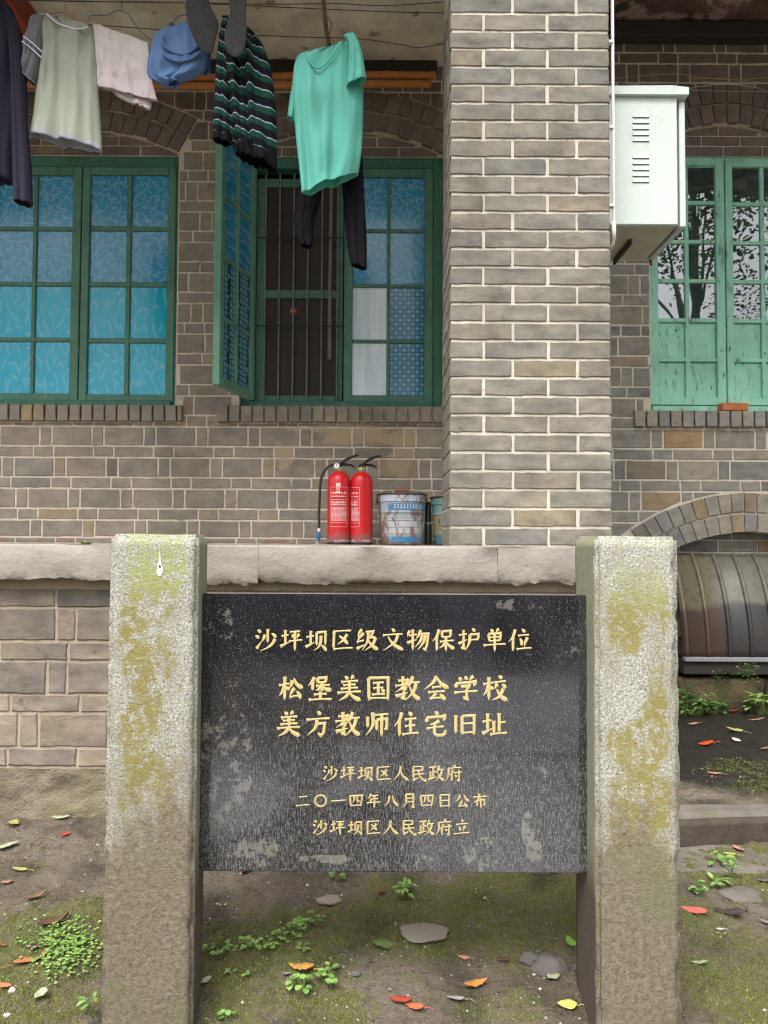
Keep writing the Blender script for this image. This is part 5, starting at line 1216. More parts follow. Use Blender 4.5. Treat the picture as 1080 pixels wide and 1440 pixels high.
cone_decal(t, c, rad, [(-1.1, 0.2, 0.108, 0.111), (-1.1, 0.2, 0.088, 0.091), (-0.9, -0.8, 0.12, 0.15), (-0.7, -0.6, 0.12, 0.15), (-0.5, -0.4, 0.12, 0.15)], DKP, 'worn_lettering')
xk2 = at(602, 766, 4.5).x
t = thing('black_tube', 'black plastic tube standing between the two paint buckets', 'tube', (xk2, 4.5, PLAT))
MB().lathe([(0.020, 0), (0.021, 0.01), (0.021, 0.11), (0.019, 0.118), (0.019, 0.2), (0.016, 0.215), (0.016, 0.25)], (xk2, 4.5, PLAT), 20).build('body', BLACKP, t, smooth=True)
MB().lathe([(0.0225, 0.118), (0.023, 0.125), (0.0225, 0.13)], (xk2, 4.5, PLAT), 20).build('ring', plain('grey_ring', (0.2, 0.2, 0.2)), t)

# ------------------------------------------------------------------ laundry
def cloth_mat(name, c, c2=None, rough=0.9, stripes=None, var=0.12, hem=None, print_=None, trans=0.3):
    m = Mt(name, rough, 0.15); o = m.obj(); uv = m.n('UVMap').outputs[0]; u, v, _ = m.xyz(uv)
    b = m.mix(m.noise(o, 14, 4), tuple(x * (1 - var) for x in c), tuple(min(1, x * (1 + var)) for x in c))
    if c2: b = m.mix(m.lin(v, 0.0, 1.0), b, c2)
    if stripes:
        s = m.math('FRACT', m.add(m.mul(v, stripes), m.mul(m.math('SINE', m.mul(u, 12.0)), 0.05)))
        b = m.mix(m.step(s, 0.5, 0.53), (0.012, 0.012, 0.018), (0.015, 0.075, 0.055)); wl = m.mul(m.step(s, 0.50, 0.52), m.step(s, 0.60, 0.58)); b = m.mix(wl, b, (0.4, 0.45, 0.52))
        b = m.mix(m.step(v, 0.90, 0.91), b, (0.012, 0.012, 0.016))
    if hem: b = m.mix(m.step(v, 0.965, 0.97), b, hem)
    if print_: b = m.mix(m.step(m.noise(m.stretch(o, (1, 1, 0.6)), 12, 3), 0.56, 0.64, 0, 0.5), b, print_)
    m.color(b); wr = m.noise(m.stretch(o, (1, 1, 0.35)), 26, 5, 0.6); m.bump(m.add(m.noise(o, 500, 2), m.mul(m.math('ABSOLUTE', m.sub(wr, 0.5)), 6)), 0.3, 0.003)
    tr = m.n('BsdfTranslucent', Color=b); ms = m.n('MixShader', Fac=trans); m.t.links.new(m.b.outputs[0], ms.inputs[1]); m.t.links.new(tr.outputs[0], ms.inputs[2])
    m.t.links.new(ms.outputs[0], m.t.nodes['Material Output'].inputs['Surface']); m.b.inputs['Sheen Weight'].default_value = 0.0
    return m.m
def lofted(name, rows, Y, mat, parent, thick=0.03, fold=0.014, nf=5, seed=0, n=44, sub=12, slant=0.0, open_top=True, ends=None, power=2.2):
    """rows of (uL, vL, uR, vR) photo edges of a hanging tube of cloth; lofted into a soft, folded, hollow tube"""
    n = int(n * 1.8)
    A = [at(r[0], r[1], Y) for r in rows]; B = [at(r[2], r[3], Y) for r in rows]
    def cr(P, t):
        i = min(int(t), len(P) - 2); u = t - i; a, b, c_, d = P[max(i - 1, 0)], P[i], P[i + 1], P[min(i + 2, len(P) - 1)]
        return 0.5 * (2 * b + (c_ - a) * u + (2 * a - 5 * b + 4 * c_ - d) * u * u + (3 * b - a - 3 * c_ + d) * u ** 3)
    m = (len(rows) - 1) * sub; v = []; uvs = []; f = []
    for i in range(m + 1):
        t = i / sub; a, b = cr(A, t), cr(B, t); g = i / m; th = thick * (0.35 + 0.65 * min(1, g * 2.5)); L = (b - a).length
        for k in range(n):
            ph = 2 * math.pi * k / n; cx_ = math.cos(ph); sy = math.sin(ph)
            s = 0.5 - 0.5 * cx_; q = a.lerp(b, s)
            yy = -math.copysign(abs(sy) ** (2 / power), sy) * th * 0.5
            w = (math.sin(s * nf * 6.283 + seed + 1.2 * math.sin(g * 3 + seed)) + 0.5 * math.sin(s * nf * 2.3 * 6.283 + seed * 2 + g * 2)) * fold * (0.25 + 0.9 * g) * (0.25 + 0.75 * math.sin(math.pi * min(max(s, 0.04), 0.96)))
            w2 = noise.noise((s * 4 + seed, g * 5, seed)) * fold * 1.3 + noise.noise((s * 11 + seed, g * 3.5 + s * 2, seed + 4)) * fold * 0.8
            rdg = (1 - abs(noise.noise((s * 6 + seed * 3 + g * 1.2, g * 1.6, seed + 8))) * 2.2); w2 -= max(0, rdg) ** 3 * fold * 0.2 * (0.3 + g)
            q = q + Vector((0, yy + w + w2 + slant * (s - 0.5), 0.002 * math.sin(s * nf * 6.283 + seed) * g))
            v.append(q); uvs.append((s if sy >= 0 else 1 - s + 1, g))
    for i in range(m):
        for k in range(n): f.append((i * n + k, i * n + (k + 1) % n, (i + 1) * n + (k + 1) % n, (i + 1) * n + k))
    me = bpy.data.meshes.new(name); me.from_pydata([tuple(q) for q in v], [], f); me.materials.append(mat)
    ul = me.uv_layers.new(name='UVMap')
    for lp_ in me.loops: ul.data[lp_.index].uv = uvs[lp_.vertex_index]
    me.shade_smooth(); o = link(name, me, parent); md = o.modifiers.new('cloth', 'SOLIDIFY'); md.thickness = 0.0025; md.offset = -1
    return o
def px_tube(parent, name, pts, Y, r, mat, n=6, ys=None):
    P = [at(u, v, (ys[i] if ys else Y)) for i, (u, v) in enumerate(pts)]
    out = []
    for i in range(len(P) - 1):
        a, b, c_, d = P[max(i - 1, 0)], P[i], P[i + 1], P[min(i + 2, len(P) - 1)]
        for k in range(5): u = k / 5; out.append(0.5 * (2 * b + (c_ - a) * u + (2 * a - 5 * b + 4 * c_ - d) * u * u + (3 * b - a - 3 * c_ + d) * u ** 3))
    out.append(P[-1]); return MB().tube(out, r, n).build(name, mat, parent, smooth=True)
YC = 3.35
TEAL = cloth_mat('teal_jersey', (0.18, 0.60, 0.50), None, var=0.04, trans=0.35)
t = thing('t_shirt', 'bright teal short sleeved t-shirt hanging askew before the middle window', 't-shirt', at(470, 60, YC))
lofted('body', [(446, 80, 496, 50), (424, 84, 503, 62), (415, 98, 507, 82), (414, 130, 509, 112), (415, 160, 510, 140), (418, 200, 509, 180), (423, 245, 507, 212), (426, 277, 503, 240)], YC, TEAL, t, 0.070, 0.011, 2.1, 1.0, 60, slant=0.06)
lofted('sleeve', [(432, 82, 446, 88), (417, 92, 428, 118), (411, 120, 424, 142), (405, 165, 421, 180)], YC + 0.005, TEAL, t, 0.05, 0.006, 2, 2.0, 28)
lofted('sleeve', [(484, 50, 499, 48), (490, 62, 508, 72), (490, 90, 512, 95), (488, 122, 515, 112)], YC - 0.03, TEAL, t, 0.06, 0.006, 2, 3.0, 28)
px_tube(t, 'collar', [(433, 82), (438, 91), (447, 96), (457, 90), (468, 77), (477, 63)], YC, 0.004, TEAL, ys=[YC - 0.050, YC - 0.052, YC - 0.050, YC - 0.046, YC - 0.040, YC - 0.034])
BLK = cloth_mat('black_cloth', (0.014, 0.013, 0.017), None)
t = thing('black_garment', 'black long sleeved top hanging behind the teal t-shirt with both sleeves dangling', 'shirt', at(470, 100, YC + 0.2))
lofted('body', [(440, 92, 490, 70), (425, 130, 505, 120), (422, 200, 508, 190), (425, 262, 508, 240)], YC + 0.18, BLK, t, 0.06, 0.01, 3, 4.0)
lofted('sleeve', [(424, 245, 456, 245), (419, 275, 450, 280), (414, 305, 442, 312), (416, 330, 440, 335), (424, 345, 438, 348)], YC + 0.16, BLK, t, 0.05, 0.006, 2, 2.5, 28)
lofted('sleeve', [(480, 225, 509, 220), (482, 265, 511, 262), (485, 300, 513, 300), (488, 340, 515, 342), (494, 372, 515, 379)], YC + 0.14, BLK, t, 0.055, 0.006, 2, 1.5, 28)
STR = cloth_mat('striped_knit', (0.1, 0.1, 0.1), stripes=10.5, rough=0.95)
t = thing('striped_sweater', 'black and dark green striped sweater with thin white lines, left of the teal t-shirt', 'sweater', at(345, 30, YC))
lofted('body', [(322, 32, 345, 34), (319, 50, 366, 56), (317, 78, 378, 88), (316, 120, 384, 126), (318, 160, 387, 165), (324, 192, 388, 202), (334, 222, 388, 236)], YC, STR, t, 0.10, 0.020, 2.6, 0.6, 60, slant=0.05)
lofted('sleeve', [(313, 24, 322, 24), (308, 60, 320, 70), (304, 110, 321, 118), (302, 160, 322, 168), (300, 197, 324, 203)], YC - 0.05, STR, t, 0.06, 0.006, 2, 2.0, 28)
GREY = cloth_mat('grey_green_jersey', (0.22, 0.22, 0.17), (0.50, 0.55, 0.46), hem=(0.5, 0.5, 0.62))  # veranda shade painted into the cloth: darker at the top, lighter below
GREYS = cloth_mat('grey_sleeve_jersey', (0.15, 0.15, 0.16), (0.17, 0.17, 0.18), hem=(0.3, 0.36, 0.5))
t = thing('t_shirt', 'faded grey green t-shirt with a pale hem and white sleeve stripes', 't-shirt', at(90, 20, YC))
lofted('body', [(62, 21, 120, 38), (52, 26, 128, 40), (55, 60, 134, 62), (53, 100, 136, 100), (48, 150, 139, 150), (42, 190, 142, 212)], YC, GREY, t, 0.08, 0.012, 2.2, 3.0, 60)
lofted('sleeve', [(44, 24, 62, 22), (38, 45, 60, 58), (31, 75, 57, 90), (25, 101, 48, 118)], YC - 0.03, GREYS, t, 0.06, 0.006, 2, 1.0, 28)
for (a, b) in (((33, 51), (60, 74)), ((31, 58), (59, 82))): 
    px_tube(t, 'sleeve_stripe', [a, ((a[0] + b[0]) / 2, (a[1] + b[1]) / 2 - 1), b], YC - 0.068, 0.0025, plain('white_stripe', (0.5, 0.52, 0.6)))
px_tube(t, 'collar', [(66, 20), (80, 32), (97, 39), (112, 41), (124, 38)], YC - 0.04, 0.004, plain('pale_collar', (0.45, 0.47, 0.55)))
PINK = cloth_mat('pale_pink_cloth', (0.62, 0.58, 0.55), (0.68, 0.62, 0.64), print_=(0.46, 0.27, 0.28))
t = thing('towel', 'thin pale pink printed towel hanging between the grey and the blue laundry', 'towel', at(170, 40, YC))
lofted('cloth', [(131, 33, 207, 60), (134, 60, 210, 84), (135, 90, 214, 116), (137, 122, 221, 143)], YC, PINK, t, 0.02, 0.006, 3, 2.0, 50, power=4)
lofted('lower_fold', [(150, 118, 212, 138), (165, 135, 212, 148), (188, 146, 211, 155)], YC + 0.02, PINK, t, 0.02, 0.004, 3, 2.0, 30, power=4)
BLUEC = cloth_mat('denim_blue_cloth', (0.13, 0.23, 0.42), (0.17, 0.29, 0.55))
t = thing('blue_shirt', 'light blue top bunched over a hanger between towel and dark insole', 'shirt', at(250, 30, YC))
lofted('body', [(230, 44, 268, 30), (218, 50, 282, 34), (212, 68, 291, 56), (209, 92, 294, 78), (208, 108, 285, 100), (222, 116, 256, 112), (236, 119, 253, 117)], YC, BLUEC, t, 0.055, 0.010, 2.2, 1.0, 50)
lofted('hem_side', [(270, 60, 296, 50), (272, 85, 296, 76), (276, 100, 295, 101)], YC + 0.03, BLUEC, t, 0.05, 0.008, 2, 1.0, 30)
for k, P in enumerate(([(228, 50), (230, 64), (245, 74), (262, 76), (280, 64)], [(226, 62), (232, 78), (250, 86), (270, 82), (284, 72)])): px_tube(t, 'cowl_fold', P, YC - 0.034 - 0.004 * k, 0.007, BLUEC, 8)
NAVY = cloth_mat('dark_navy_cloth', (0.016, 0.016, 0.022), (0.05, 0.045, 0.075))
t = thing('dark_jacket', 'dark navy long sleeved jacket hanging at the far left edge', 'jacket', at(0, 10, YC))
lofted('body', [(-70, -25, 6, 2), (-80, 20, 20, 24), (-80, 90, 23, 90), (-80, 170, 20, 170), (-70, 232, 17, 258)], YC, NAVY, t, 0.14, 0.012, 2, 2.0, 50)
lofted('sleeve', [(2, 4, 14, 12), (10, 30, 28, 44), (16, 90, 34, 100), (18, 170, 38, 180), (19, 240, 43, 240), (21, 284, 45, 289)], YC - 0.05, NAVY, t, 0.07, 0.005, 2, 2.6, 28)
INS = plain('insole_felt', (0.04, 0.04, 0.04), 0.95, var=0.5, sc=30, bump=0.5)
def insole(pts, label, Yi, tilt):
    P = [at(u, v, Yi) for u, v in pts]; n = len(P); out = []
    for i in range(n):
        a, b, c_, d = P[i - 1], P[i], P[(i + 1) % n], P[(i + 2) % n]
        for k in range(4): u = k / 4; out.append(0.5 * (2 * b + (c_ - a) * u + (2 * a - 5 * b + 4 * c_ - d) * u * u + (3 * b - a - 3 * c_ + d) * u ** 3))
    c0 = sum(out, Vector()) / len(out); N = len(out); mb = MB()
    rings = []
    for (s_, yo) in ((0.90, -0.005), (1.0, -0.001), (1.0, 0.006), (0.9, 0.010)): rings.append([Vector((c0.x + (q.x - c0.x) * s_, Yi + yo + tilt * (q.x - c0.x) + 0.06 * (q.z - c0.z) ** 2, c0.z + (q.z - c0.z) * s_)) for q in out])
    v = [q for rg in rings for q in rg]; f = [tuple(range(N)), tuple(3 * N + k for k in range(N))[::-1]]
    for i in range(3):
        for k in range(N): f.append((i * N + k, i * N + (k + 1) % N, (i + 1) * N + (k + 1) % N, (i + 1) * N + k))
    mb.add([tuple(q) for q in v], f); o = mb.build('insole', INS, smooth=False); return tag(o, label, 'insole', 'dark shoe insoles hung from the wire')
insole([(268, -14), (264, 20), (270, 50), (284, 71), (296, 70), (301, 48), (305, 26), (296, 8), (288, -14)], 'dark grey felt insole hanging over the blue top', YC - 0.12, 0.5)
insole([(323, -8), (324, 20), (317, 45), (318, 68), (330, 80), (342, 70), (346, 45), (345, 18), (344, -8)], 'dark grey felt insole hanging over the striped sweater', YC - 0.14, 0.2)
# hangers, wires, hook
HB = plain('blue_wire', (0.06, 0.09, 0.15), 0.5); HR = plain('red_wire', (0.30, 0.10, 0.08), 0.5)
def hanger(label, hook, arms, Y, mat):
    t = thing('clothes_hanger', label, 'hanger', at(hook[0][0], hook[0][1], Y), 'wire clothes hangers')
    px_tube(t, 'hook', hook, Y, 0.0022, mat); px_tube(t, 'arms', arms, Y, 0.0022, mat)
hanger('reddish wire hanger above the grey green t-shirt', [(97, -4), (91, 4), (93, 18)], [(60, 24), (78, 18), (93, 18), (104, 26), (120, 34)], YC, HR)
hanger('dark blue wire hanger carrying the pale pink towel', [(174, -6), (171, 2), (172, 16)], [(126, 28), (128, 22), (150, 21), (165, 15), (180, 20), (196, 42), (212, 56)], YC, HB)
hanger('blue wire hanger poking out of the blue top', [(264, -2), (261, 8), (262, 20)], [(236, 40), (250, 24), (262, 21), (275, 22)], YC, HB)
def wire(label, pts, Y, r=0.0022, mat=WIRE, ys=None):
    o = px_tube(None, 'clothes_wire', pts, Y, r, mat, 5, ys); return tag(o, label, 'wire', 'wires strung across the bays')
wire('twisted clothes wire along the top edge, left of the pillar', [(-40, 0), (80, 1), (180, 3), (280, 4), (380, 6), (470, 5), (540, 8), (622, 3)], YC - 0.02)
wire('second clothes wire just under the top one', [(-40, -2), (100, 2), (230, 3), (350, 8), (460, 13), (560, 17), (624, 18)], YC + 0.03)
wire('lower sagging clothes wire passing behind the teal t-shirt', [(80, 33), (160, 37), (240, 43), (330, 48), (420, 52), (500, 54), (560, 62), (590, 67), (624, 61)], YC + 0.06)
for (a, l) in ((((-20, 34)), 0),): pass
wire('short wire tail curling down from the top wire', [(362, 3), (366, 8), (363, 12), (359, 8), (364, 4)], YC, 0.0018)
hk = thing('hanging_stick', 'dark stick hanging from the ceiling above the teal t-shirt', 'stick', at(456, 0, YC + 0.1))
px_tube(hk, 'stick', [(452, -40), (455, 0), (458, 35), (463, 64)], YC + 0.08, 0.0095, plain('dark_bamboo', (0.08, 0.055, 0.03)), 8); px_tube(hk, 'wire_loop', [(462, 50), (466, 36), (461, 24), (457, 34), (462, 50), (470, 58)], YC + 0.04, 0.002, WIRE)
wire('pale wire loop high on the wall right of the box', [(862, 110), (910, 106), (950, 104), (985, 108), (1030, 112), (1090, 108)], 4.6, 0.0028, WIRE_L)
wire('pale wire drooping low over the right window arch', [(862, 115), (900, 120), (950, 125), (1010, 128), (1090, 129)], 4.6, 0.003, WIRE_L)
wire('tangled pale wire between the loop and the drooping wire', [(970, 111), (1010, 110), (1040, 113), (1090, 117)], 4.58, 0.0028, WIRE_L)

# ------------------------------------------------------------------ leaves, plants, stones
def gat(u, v, _g0=gat):
    q = _g0(u, v); q.z = gz(q.x, q.y) + 0.003; return q
def leaf_obj(i, u, v, sz, c, lab, el=0.5, stem=True, ang=None, curl=0.25, spots=True):
    rnd = random.Random(i * 17 + 3); q = gat(u, v); L = sz / FPX * q.y; W = L * el
    m = Mt('leaf_colour', 0.5, 0.35); o_ = m.obj(); n = m.noise(o_, 60, 4); b = m.mix(n, tuple(x * 0.7 for x in c), tuple(min(1, x * 1.25) for x in c))
    if spots: b = m.mix(m.step(m.noise(o_, 150, 3, 0.7), 0.6, 0.68, 0, 0.7), b, (0.08, 0.045, 0.025))
    x_, y_, z_ = m.xyz(o_); b = m.mix(m.step(m.math('ABSOLUTE', x_), 0.0012, 0.0004, 0, 0.35), b, tuple(min(1, x * 1.5 + 0.05) for x in c)); m.color(b)
    mb = MB(); v_ = []; n = 9
    for k in range(n + 1):
        t = k / n; w = W * 0.5 * (math.sin(math.pi * t ** 0.8) ** 0.8 if 0 < t < 1 else 0.02) * rnd.uniform(0.88, 1.05); y = (t - 0.5) * L
        zc = curl * L * (t - 0.5) ** 2 * rnd.uniform(0.6, 1.2); e = curl * W * 0.5
        for s_ in (-1, -0.5, 0, 0.5, 1): v_.append((s_ * w, y, zc + e * s_ * s_ * rnd.uniform(0.5, 1.2) + 0.002))
    f = [(k * 5 + j, k * 5 + j + 1, k * 5 + j + 6, k * 5 + j + 5) for k in range(n) for j in range(4)]; mb.add(v_, f)
    t = thing('fallen_leaf', lab, 'leaf', (q.x, q.y, q.z + 0.002), 'fallen leaves on the ground'); a = ang if ang is not None else rnd.uniform(0, 6.28)
    o = mb.build('blade', m.m, None, smooth=True, fix=False); o.parent = t
    md = o.modifiers.new('t', 'SOLIDIFY'); md.thickness = 0.0006
    if stem:
        s = MB().tube([(0, -L * 0.5, 0.002), (0.003, -L * 0.72, 0.004), (0.0, -L * 0.95, 0.002)], 0.0009, 5).build('stalk', m.m, None); s.parent = t
    t.rotation_euler = (rnd.uniform(-0.25, 0.25), rnd.uniform(-0.2, 0.2), a)
OR = (0.50, 0.20, 0.09); RD = (0.36, 0.06, 0.035); BR = (0.11, 0.055, 0.035); PG = (0.36, 0.40, 0.25); YL_ = (0.38, 0.35, 0.12); PK = (0.5, 0.24, 0.17); GN = (0.2, 0.4, 0.06); GRY = (0.3, 0.28, 0.27)
leaves = [
 (44, 1355, 44, OR, 'large pale orange leaf lying on the clover left of the left post', .5, -0.9), (45, 1339, 18, (0.16, 0.1, 0.11), 'small purplish leaf touching the large orange leaf in the clover', .7, 1.5),
 (5, 1393, 22, OR, 'orange leaf cut by the left frame edge below the clover', .5, 1.4), (4, 1336, 14, (0.3, 0.12, 0.06), 'small rust leaf at the left frame edge beside the clover', .4, 1.5),
 (57, 1411, 20, PG, 'pale green leaf with a long stalk, below the large orange leaf', .8, 2.8), (76, 1304, 38, BR, 'curled dark brown leaf just above the clover', .45, -1.2),
 (50, 1266, 28, (0.2, 0.11, 0.07), 'curled brown leaf on bare mud left of the left post', .4, -1.0), (10, 1244, 16, (0.3, 0.16, 0.1), 'small brown leaf at the left edge on bare mud', .45, 1.5),
 (8, 1194, 34, PG, 'large pale leaf at the left frame edge near the wall', .5, -1.3), (19, 1161, 20, YL_, 'yellow green leaf near the wall foot at far left', .7, 0.2),
 (113, 1147, 24, (0.55, 0.3, 0.08), 'orange and green leaf against the wall foot beside the left post', .5, -1.5), (86, 1153, 22, PG, 'pale leaf left of the orange one at the wall foot', .45, -1.3),
 (93, 1176, 14, RD, 'tiny red leaf below the pale leaf near the wall', .6, -1.2), (28, 1226, 20, YL_, 'small yellow leaf with stalk on bare mud at left', .45, 1.6), (18, 1146, 20, BR, 'dark shrivelled leaf in the corner of wall and ground', .5, 1.5),
 (344, 1230, 22, RD, 'red leaf just under the lower left of the tablet', .4, 1.5), (423, 1369, 34, (0.65, 0.36, 0.10), 'ragged yellow orange leaf between the posts', .75, 1.4),
 (288, 1389, 22, PG, 'pale leaf against the foot of the left post', .6, -0.6), (541, 1336, 38, (0.13, 0.19, 0.05), 'broad olive green leaf in the middle of the moss', .55, 1.6),
 (563, 1411, 32, RD, 'red orange leaf, upper one of an overlapping pair', .5, 1.2), (583, 1421, 28, (0.5, 0.13, 0.05), 'rust leaf, lower one of an overlapping pair', .4, 1.2),
 (536, 1261, 11, RD, 'tiny orange red leaf beside the sprout under the tablet', .8, 0.3), (641, 1411, 24, GRY, 'grey withered leaf right of the red pair', .45, 1.5), (670, 1390, 34, (0.45, 0.2, 0.05), 'curled amber leaf right of centre', .4, -1.2),
 (798, 1418, 26, (0.55, 0.5, 0.13), 'spotted yellow leaf against the foot of the right post', .65, 1.5), (778, 1377, 22, PG, 'pale green leaf beside the grey stone', .75, 0.2), (775, 1231, 30, (0.3, 0.12, 0.05), 'curled brown leaf under the lower right of the tablet', .3, 1.5),
 (708, 1355, 18, BR, 'dark brown leaf right of the flat stone', .5, 1.5), (803, 1332, 24, GN, 'bright green leaf peeping from behind the right post', .6, 0.2), (403, 1375, 12, GRY, 'small grey leaf left of the ragged yellow one', .6, 1.2),
 (652, 1352, 14, PK, 'small pinkish leaf near the dark one', .7, 1.5), (470, 1368, 18, (0.09, 0.1, 0.04), 'dark green leaf behind the creeping weed', .5, 1.4),
 (993, 1049, 20, (0.85, 0.09, 0.02), 'bright red leaf on the dark wet ground at right', .8, 1.5), (1031, 1004, 13, RD, 'red leaf near the plants at the wall foot', .7, 1.5), (975, 1020, 12, PK, 'pink leaf on the dark wet ground', .6, 1.5),
 (1064, 1014, 20, PK, 'salmon leaf near the right frame edge on wet ground', .3, 1.5), (1033, 1029, 22, YL_, 'yellow leaf in the middle of the dark wet ground', .5, 1.4), (1035, 1043, 12, (0.6, 0.5, 0.48), 'whitish leaf below the yellow one', .8, 0.6), (1077, 1055, 14, PK, 'pink leaf at the right frame edge above the kerb', .6, 1.5), (975, 1002, 7, RD, 'tiny red leaf below the leafy plant', .8, 1.5), (1004, 1090, 18, PK, 'brownish pink leaf on the back of the kerb', .3, 1.5),
 (975, 1287, 36, (0.6, 0.14, 0.11), 'long pinkish red leaf emerging behind the right post', .4, 1.5), (1027, 1289, 42, (0.055, 0.04, 0.035), 'blackened curled leaf right of the pinkish red one', .3, 1.5), (1038, 1199, 20, PK, 'folded pink leaf standing by the kerb', .6, 0.2), (1027, 1205, 18, YL_, 'yellow green leaf by the folded pink leaf', .5, 1.2),
 (985, 1360, 20, PG, 'pale leaf on the mossy mud at lower right', .6, 1.4), (1073, 1243, 20, (0.14, 0.11, 0.12), 'dark grey leaf at the right frame edge below the kerb', .6, 1.4), (1076, 1301, 14, GRY, 'grey leaf at the right frame edge', .8, 1.4), (1012, 1313, 9, (0.7, 0.65, 0.55), 'tiny white leaf below the blackened leaf', .6, 1.4)]
for i, (u, v, sz, c, lab, el, a) in enumerate(leaves): leaf_obj(i, u, v, sz * 1.05, c, lab, el, stem=(i % 2 == 0 or 'stalk' in lab), ang=a, curl=0.5 if 'curled' in lab else 0.25)
WG = Mt('weed_leaf', 0.45, 0.4); o_ = WG.pos(); rn = WG.n('NewGeometry').outputs['Random Per Island']; WG.color(WG.mix(rn, (0.11, 0.24, 0.045), (0.28, 0.44, 0.12))); WG.b.inputs['Subsurface Weight'].default_value = 0.0
WG2 = Mt('dark_weed_leaf', 0.4, 0.4); rn = WG2.n('NewGeometry').outputs['Random Per Island']; WG2.color(WG2.mix(rn, (0.02, 0.08, 0.015), (0.10, 0.24, 0.05)))
STEM = plain('weed_stem', (0.16, 0.2, 0.06))
def leaflet(mb, p, d, L, W, up=Vector((0, 0, 1)), droop=0.2, round_=False):
    d = Vector(d).normalized(); s = d.cross(up).normalized(); up2 = s.cross(d); n = 6; v = []
    for k in range(n + 1):
        t = k / n; w = W / 2 * (math.sqrt(max(0, 1 - (2 * t - 1) ** 2)) if round_ else math.sin(math.pi * t ** 0.85)) + (0 if 0 < t < 1 else 0.0003)
        c = Vector(p) + d * (t * L) + up2 * (-droop * L * t * t); v += [c - s * w + up2 * w * 0.25, c, c + s * w + up2 * w * 0.25]
    f = [(3 * k + j, 3 * k + j + 1, 3 * k + j + 4, 3 * k + j + 3) for k in range(n) for j in (0, 1)]; mb.add([tuple(x) for x in v], f)
def weed(u, v, w_px, h_px, n, lab, mat=WG, round_=True, seed=0, leaf=None, fern=False, Yo=None):
    rnd = random.Random(seed * 31 + 5); q = gat(u, v)
    if Yo: q = at(u, v, Yo); q.z = ground_z(q.x, Yo)
    S = 1 / FPX * q.y; R_ = w_px * S / 2; H = h_px * S; t = thing('weed', lab, 'plant', tuple(q)); st = MB(); lf = MB(); L = (leaf or 9) * S
    for k in range(n):
        a = rnd.uniform(0, 6.28); r = R_ * math.sqrt(rnd.random()); top = q + Vector((r * math.cos(a), r * math.sin(a) * 0.6, H * rnd.uniform(0.35, 1) * (1 - 0.4 * r / R_)))
        base = q + Vector((r * 0.3 * math.cos(a), r * 0.2 * math.sin(a), -0.003)); st.tube([base, base.lerp(top, 0.5) + Vector((0, 0, H * 0.15)), top], [0.0012, 0.001, 0.0008], 4)
        if fern:
            for j in range(7):
                tt = 0.35 + 0.65 * j / 6; pp_ = base.lerp(top, tt) + Vector((0, 0, H * 0.3 * (1 - (2 * tt - 1) ** 2)))
                for s_ in (-1, 1): leaflet(lf, pp_, (math.cos(a + s_ * 1.1), math.sin(a + s_ * 1.1) - 0.2, 0.15), L * (1.1 - 0.5 * tt), L * 0.5, droop=0.3)
            leaflet(lf, top, (math.cos(a), math.sin(a), 0), L, L * 0.5)
        else:
            for s_ in range(rnd.choice((1, 2, 3))): b = a + rnd.uniform(-1.6, 1.6); leaflet(lf, top, (math.cos(b), math.sin(b) - 0.3, rnd.uniform(-0.1, 0.5)), L * rnd.uniform(0.7, 1.2), L * (0.85 if round_ else 0.45) * rnd.uniform(0.8, 1.1), round_=round_)
    st.build('stems', STEM, t); lf.build('leaves', mat, t, smooth=True, fix=False)
weed(474, 1238, 14, 10, 5, 'small green sprout just under the middle of the tablet', seed=1, leaf=8); weed(565, 1264, 30, 22, 9, 'leafy sprout right of centre beneath the tablet', round_=False, seed=2, leaf=13)
weed(421, 1313, 22, 14, 8, 'round leaved weed left of centre between the posts', seed=3, leaf=10); weed(446, 1303, 22, 18, 5, 'thin two leaved weed beside the round leaved one', seed=4, leaf=9)
weed(310, 1342, 45, 8, 16, 'low creeping weed nearest the left post, right of it', seed=5, leaf=7); weed(345, 1338, 30, 12, 12, 'clover like weed around the dark red leaf', seed=6, leaf=8); weed(372, 1338, 30, 14, 12, 'clover like weed right of the dark red leaf', seed=7, leaf=7)
weed(400, 1326, 44, 12, 16, 'spread of tiny round leaves above the clover like weeds', seed=8, leaf=6); weed(424, 1340, 22, 8, 7, 'narrow leaved seedling cluster in the moss', round_=False, seed=9, leaf=8)
weed(330, 1377, 36, 9, 10, 'faint creeping seedlings in dark moss near the left post', seed=10, leaf=6); weed(424, 1400, 36, 24, 12, 'larger green weed at the left end of the creeping runner', seed=11, leaf=11); weed(462, 1392, 34, 30, 10, 'yellow green weed with a wiry runner', seed=12, leaf=10)
weed(318, 1440, 20, 20, 6, 'small weed at the bottom edge right of the left post', seed=13, leaf=9); weed(127, 1432, 14, 30, 4, 'two leaved seedling left of the left post at the bottom edge', round_=False, seed=14, leaf=14)
weed(1008, 1222, 28, 26, 6, 'pale leafed weed standing in front of the kerb', round_=False, seed=15, leaf=15); weed(1013, 1248, 26, 20, 5, 'drooping weed below the pale leafed one', round_=False, seed=16, leaf=14); weed(984, 1258, 20, 18, 8, 'pale small leaved weed close to the right post', seed=17, leaf=8); weed(1030, 1240, 12, 22, 3, 'thin single weed right of the drooping one', round_=False, seed=18, leaf=14)
weed(978, 978, 52, 44, 30, 'lush leafy plant at the wall foot beside the right post', mat=WG, seed=19, Yo=4.44, leaf=11, round_=False); weed(1003, 980, 40, 26, 18, 'lower leafy plant spreading right of the lush one', mat=WG2, seed=20, Yo=4.44, leaf=10); weed(960, 975, 26, 50, 16, 'dark plant half hidden behind the right post at the wall', mat=WG2, seed=21, Yo=4.44, leaf=11)
weed(1072, 975, 34, 36, 14, 'bright plant at the right frame edge by the wall foot', mat=WG, seed=22, Yo=4.44, leaf=16, round_=False)
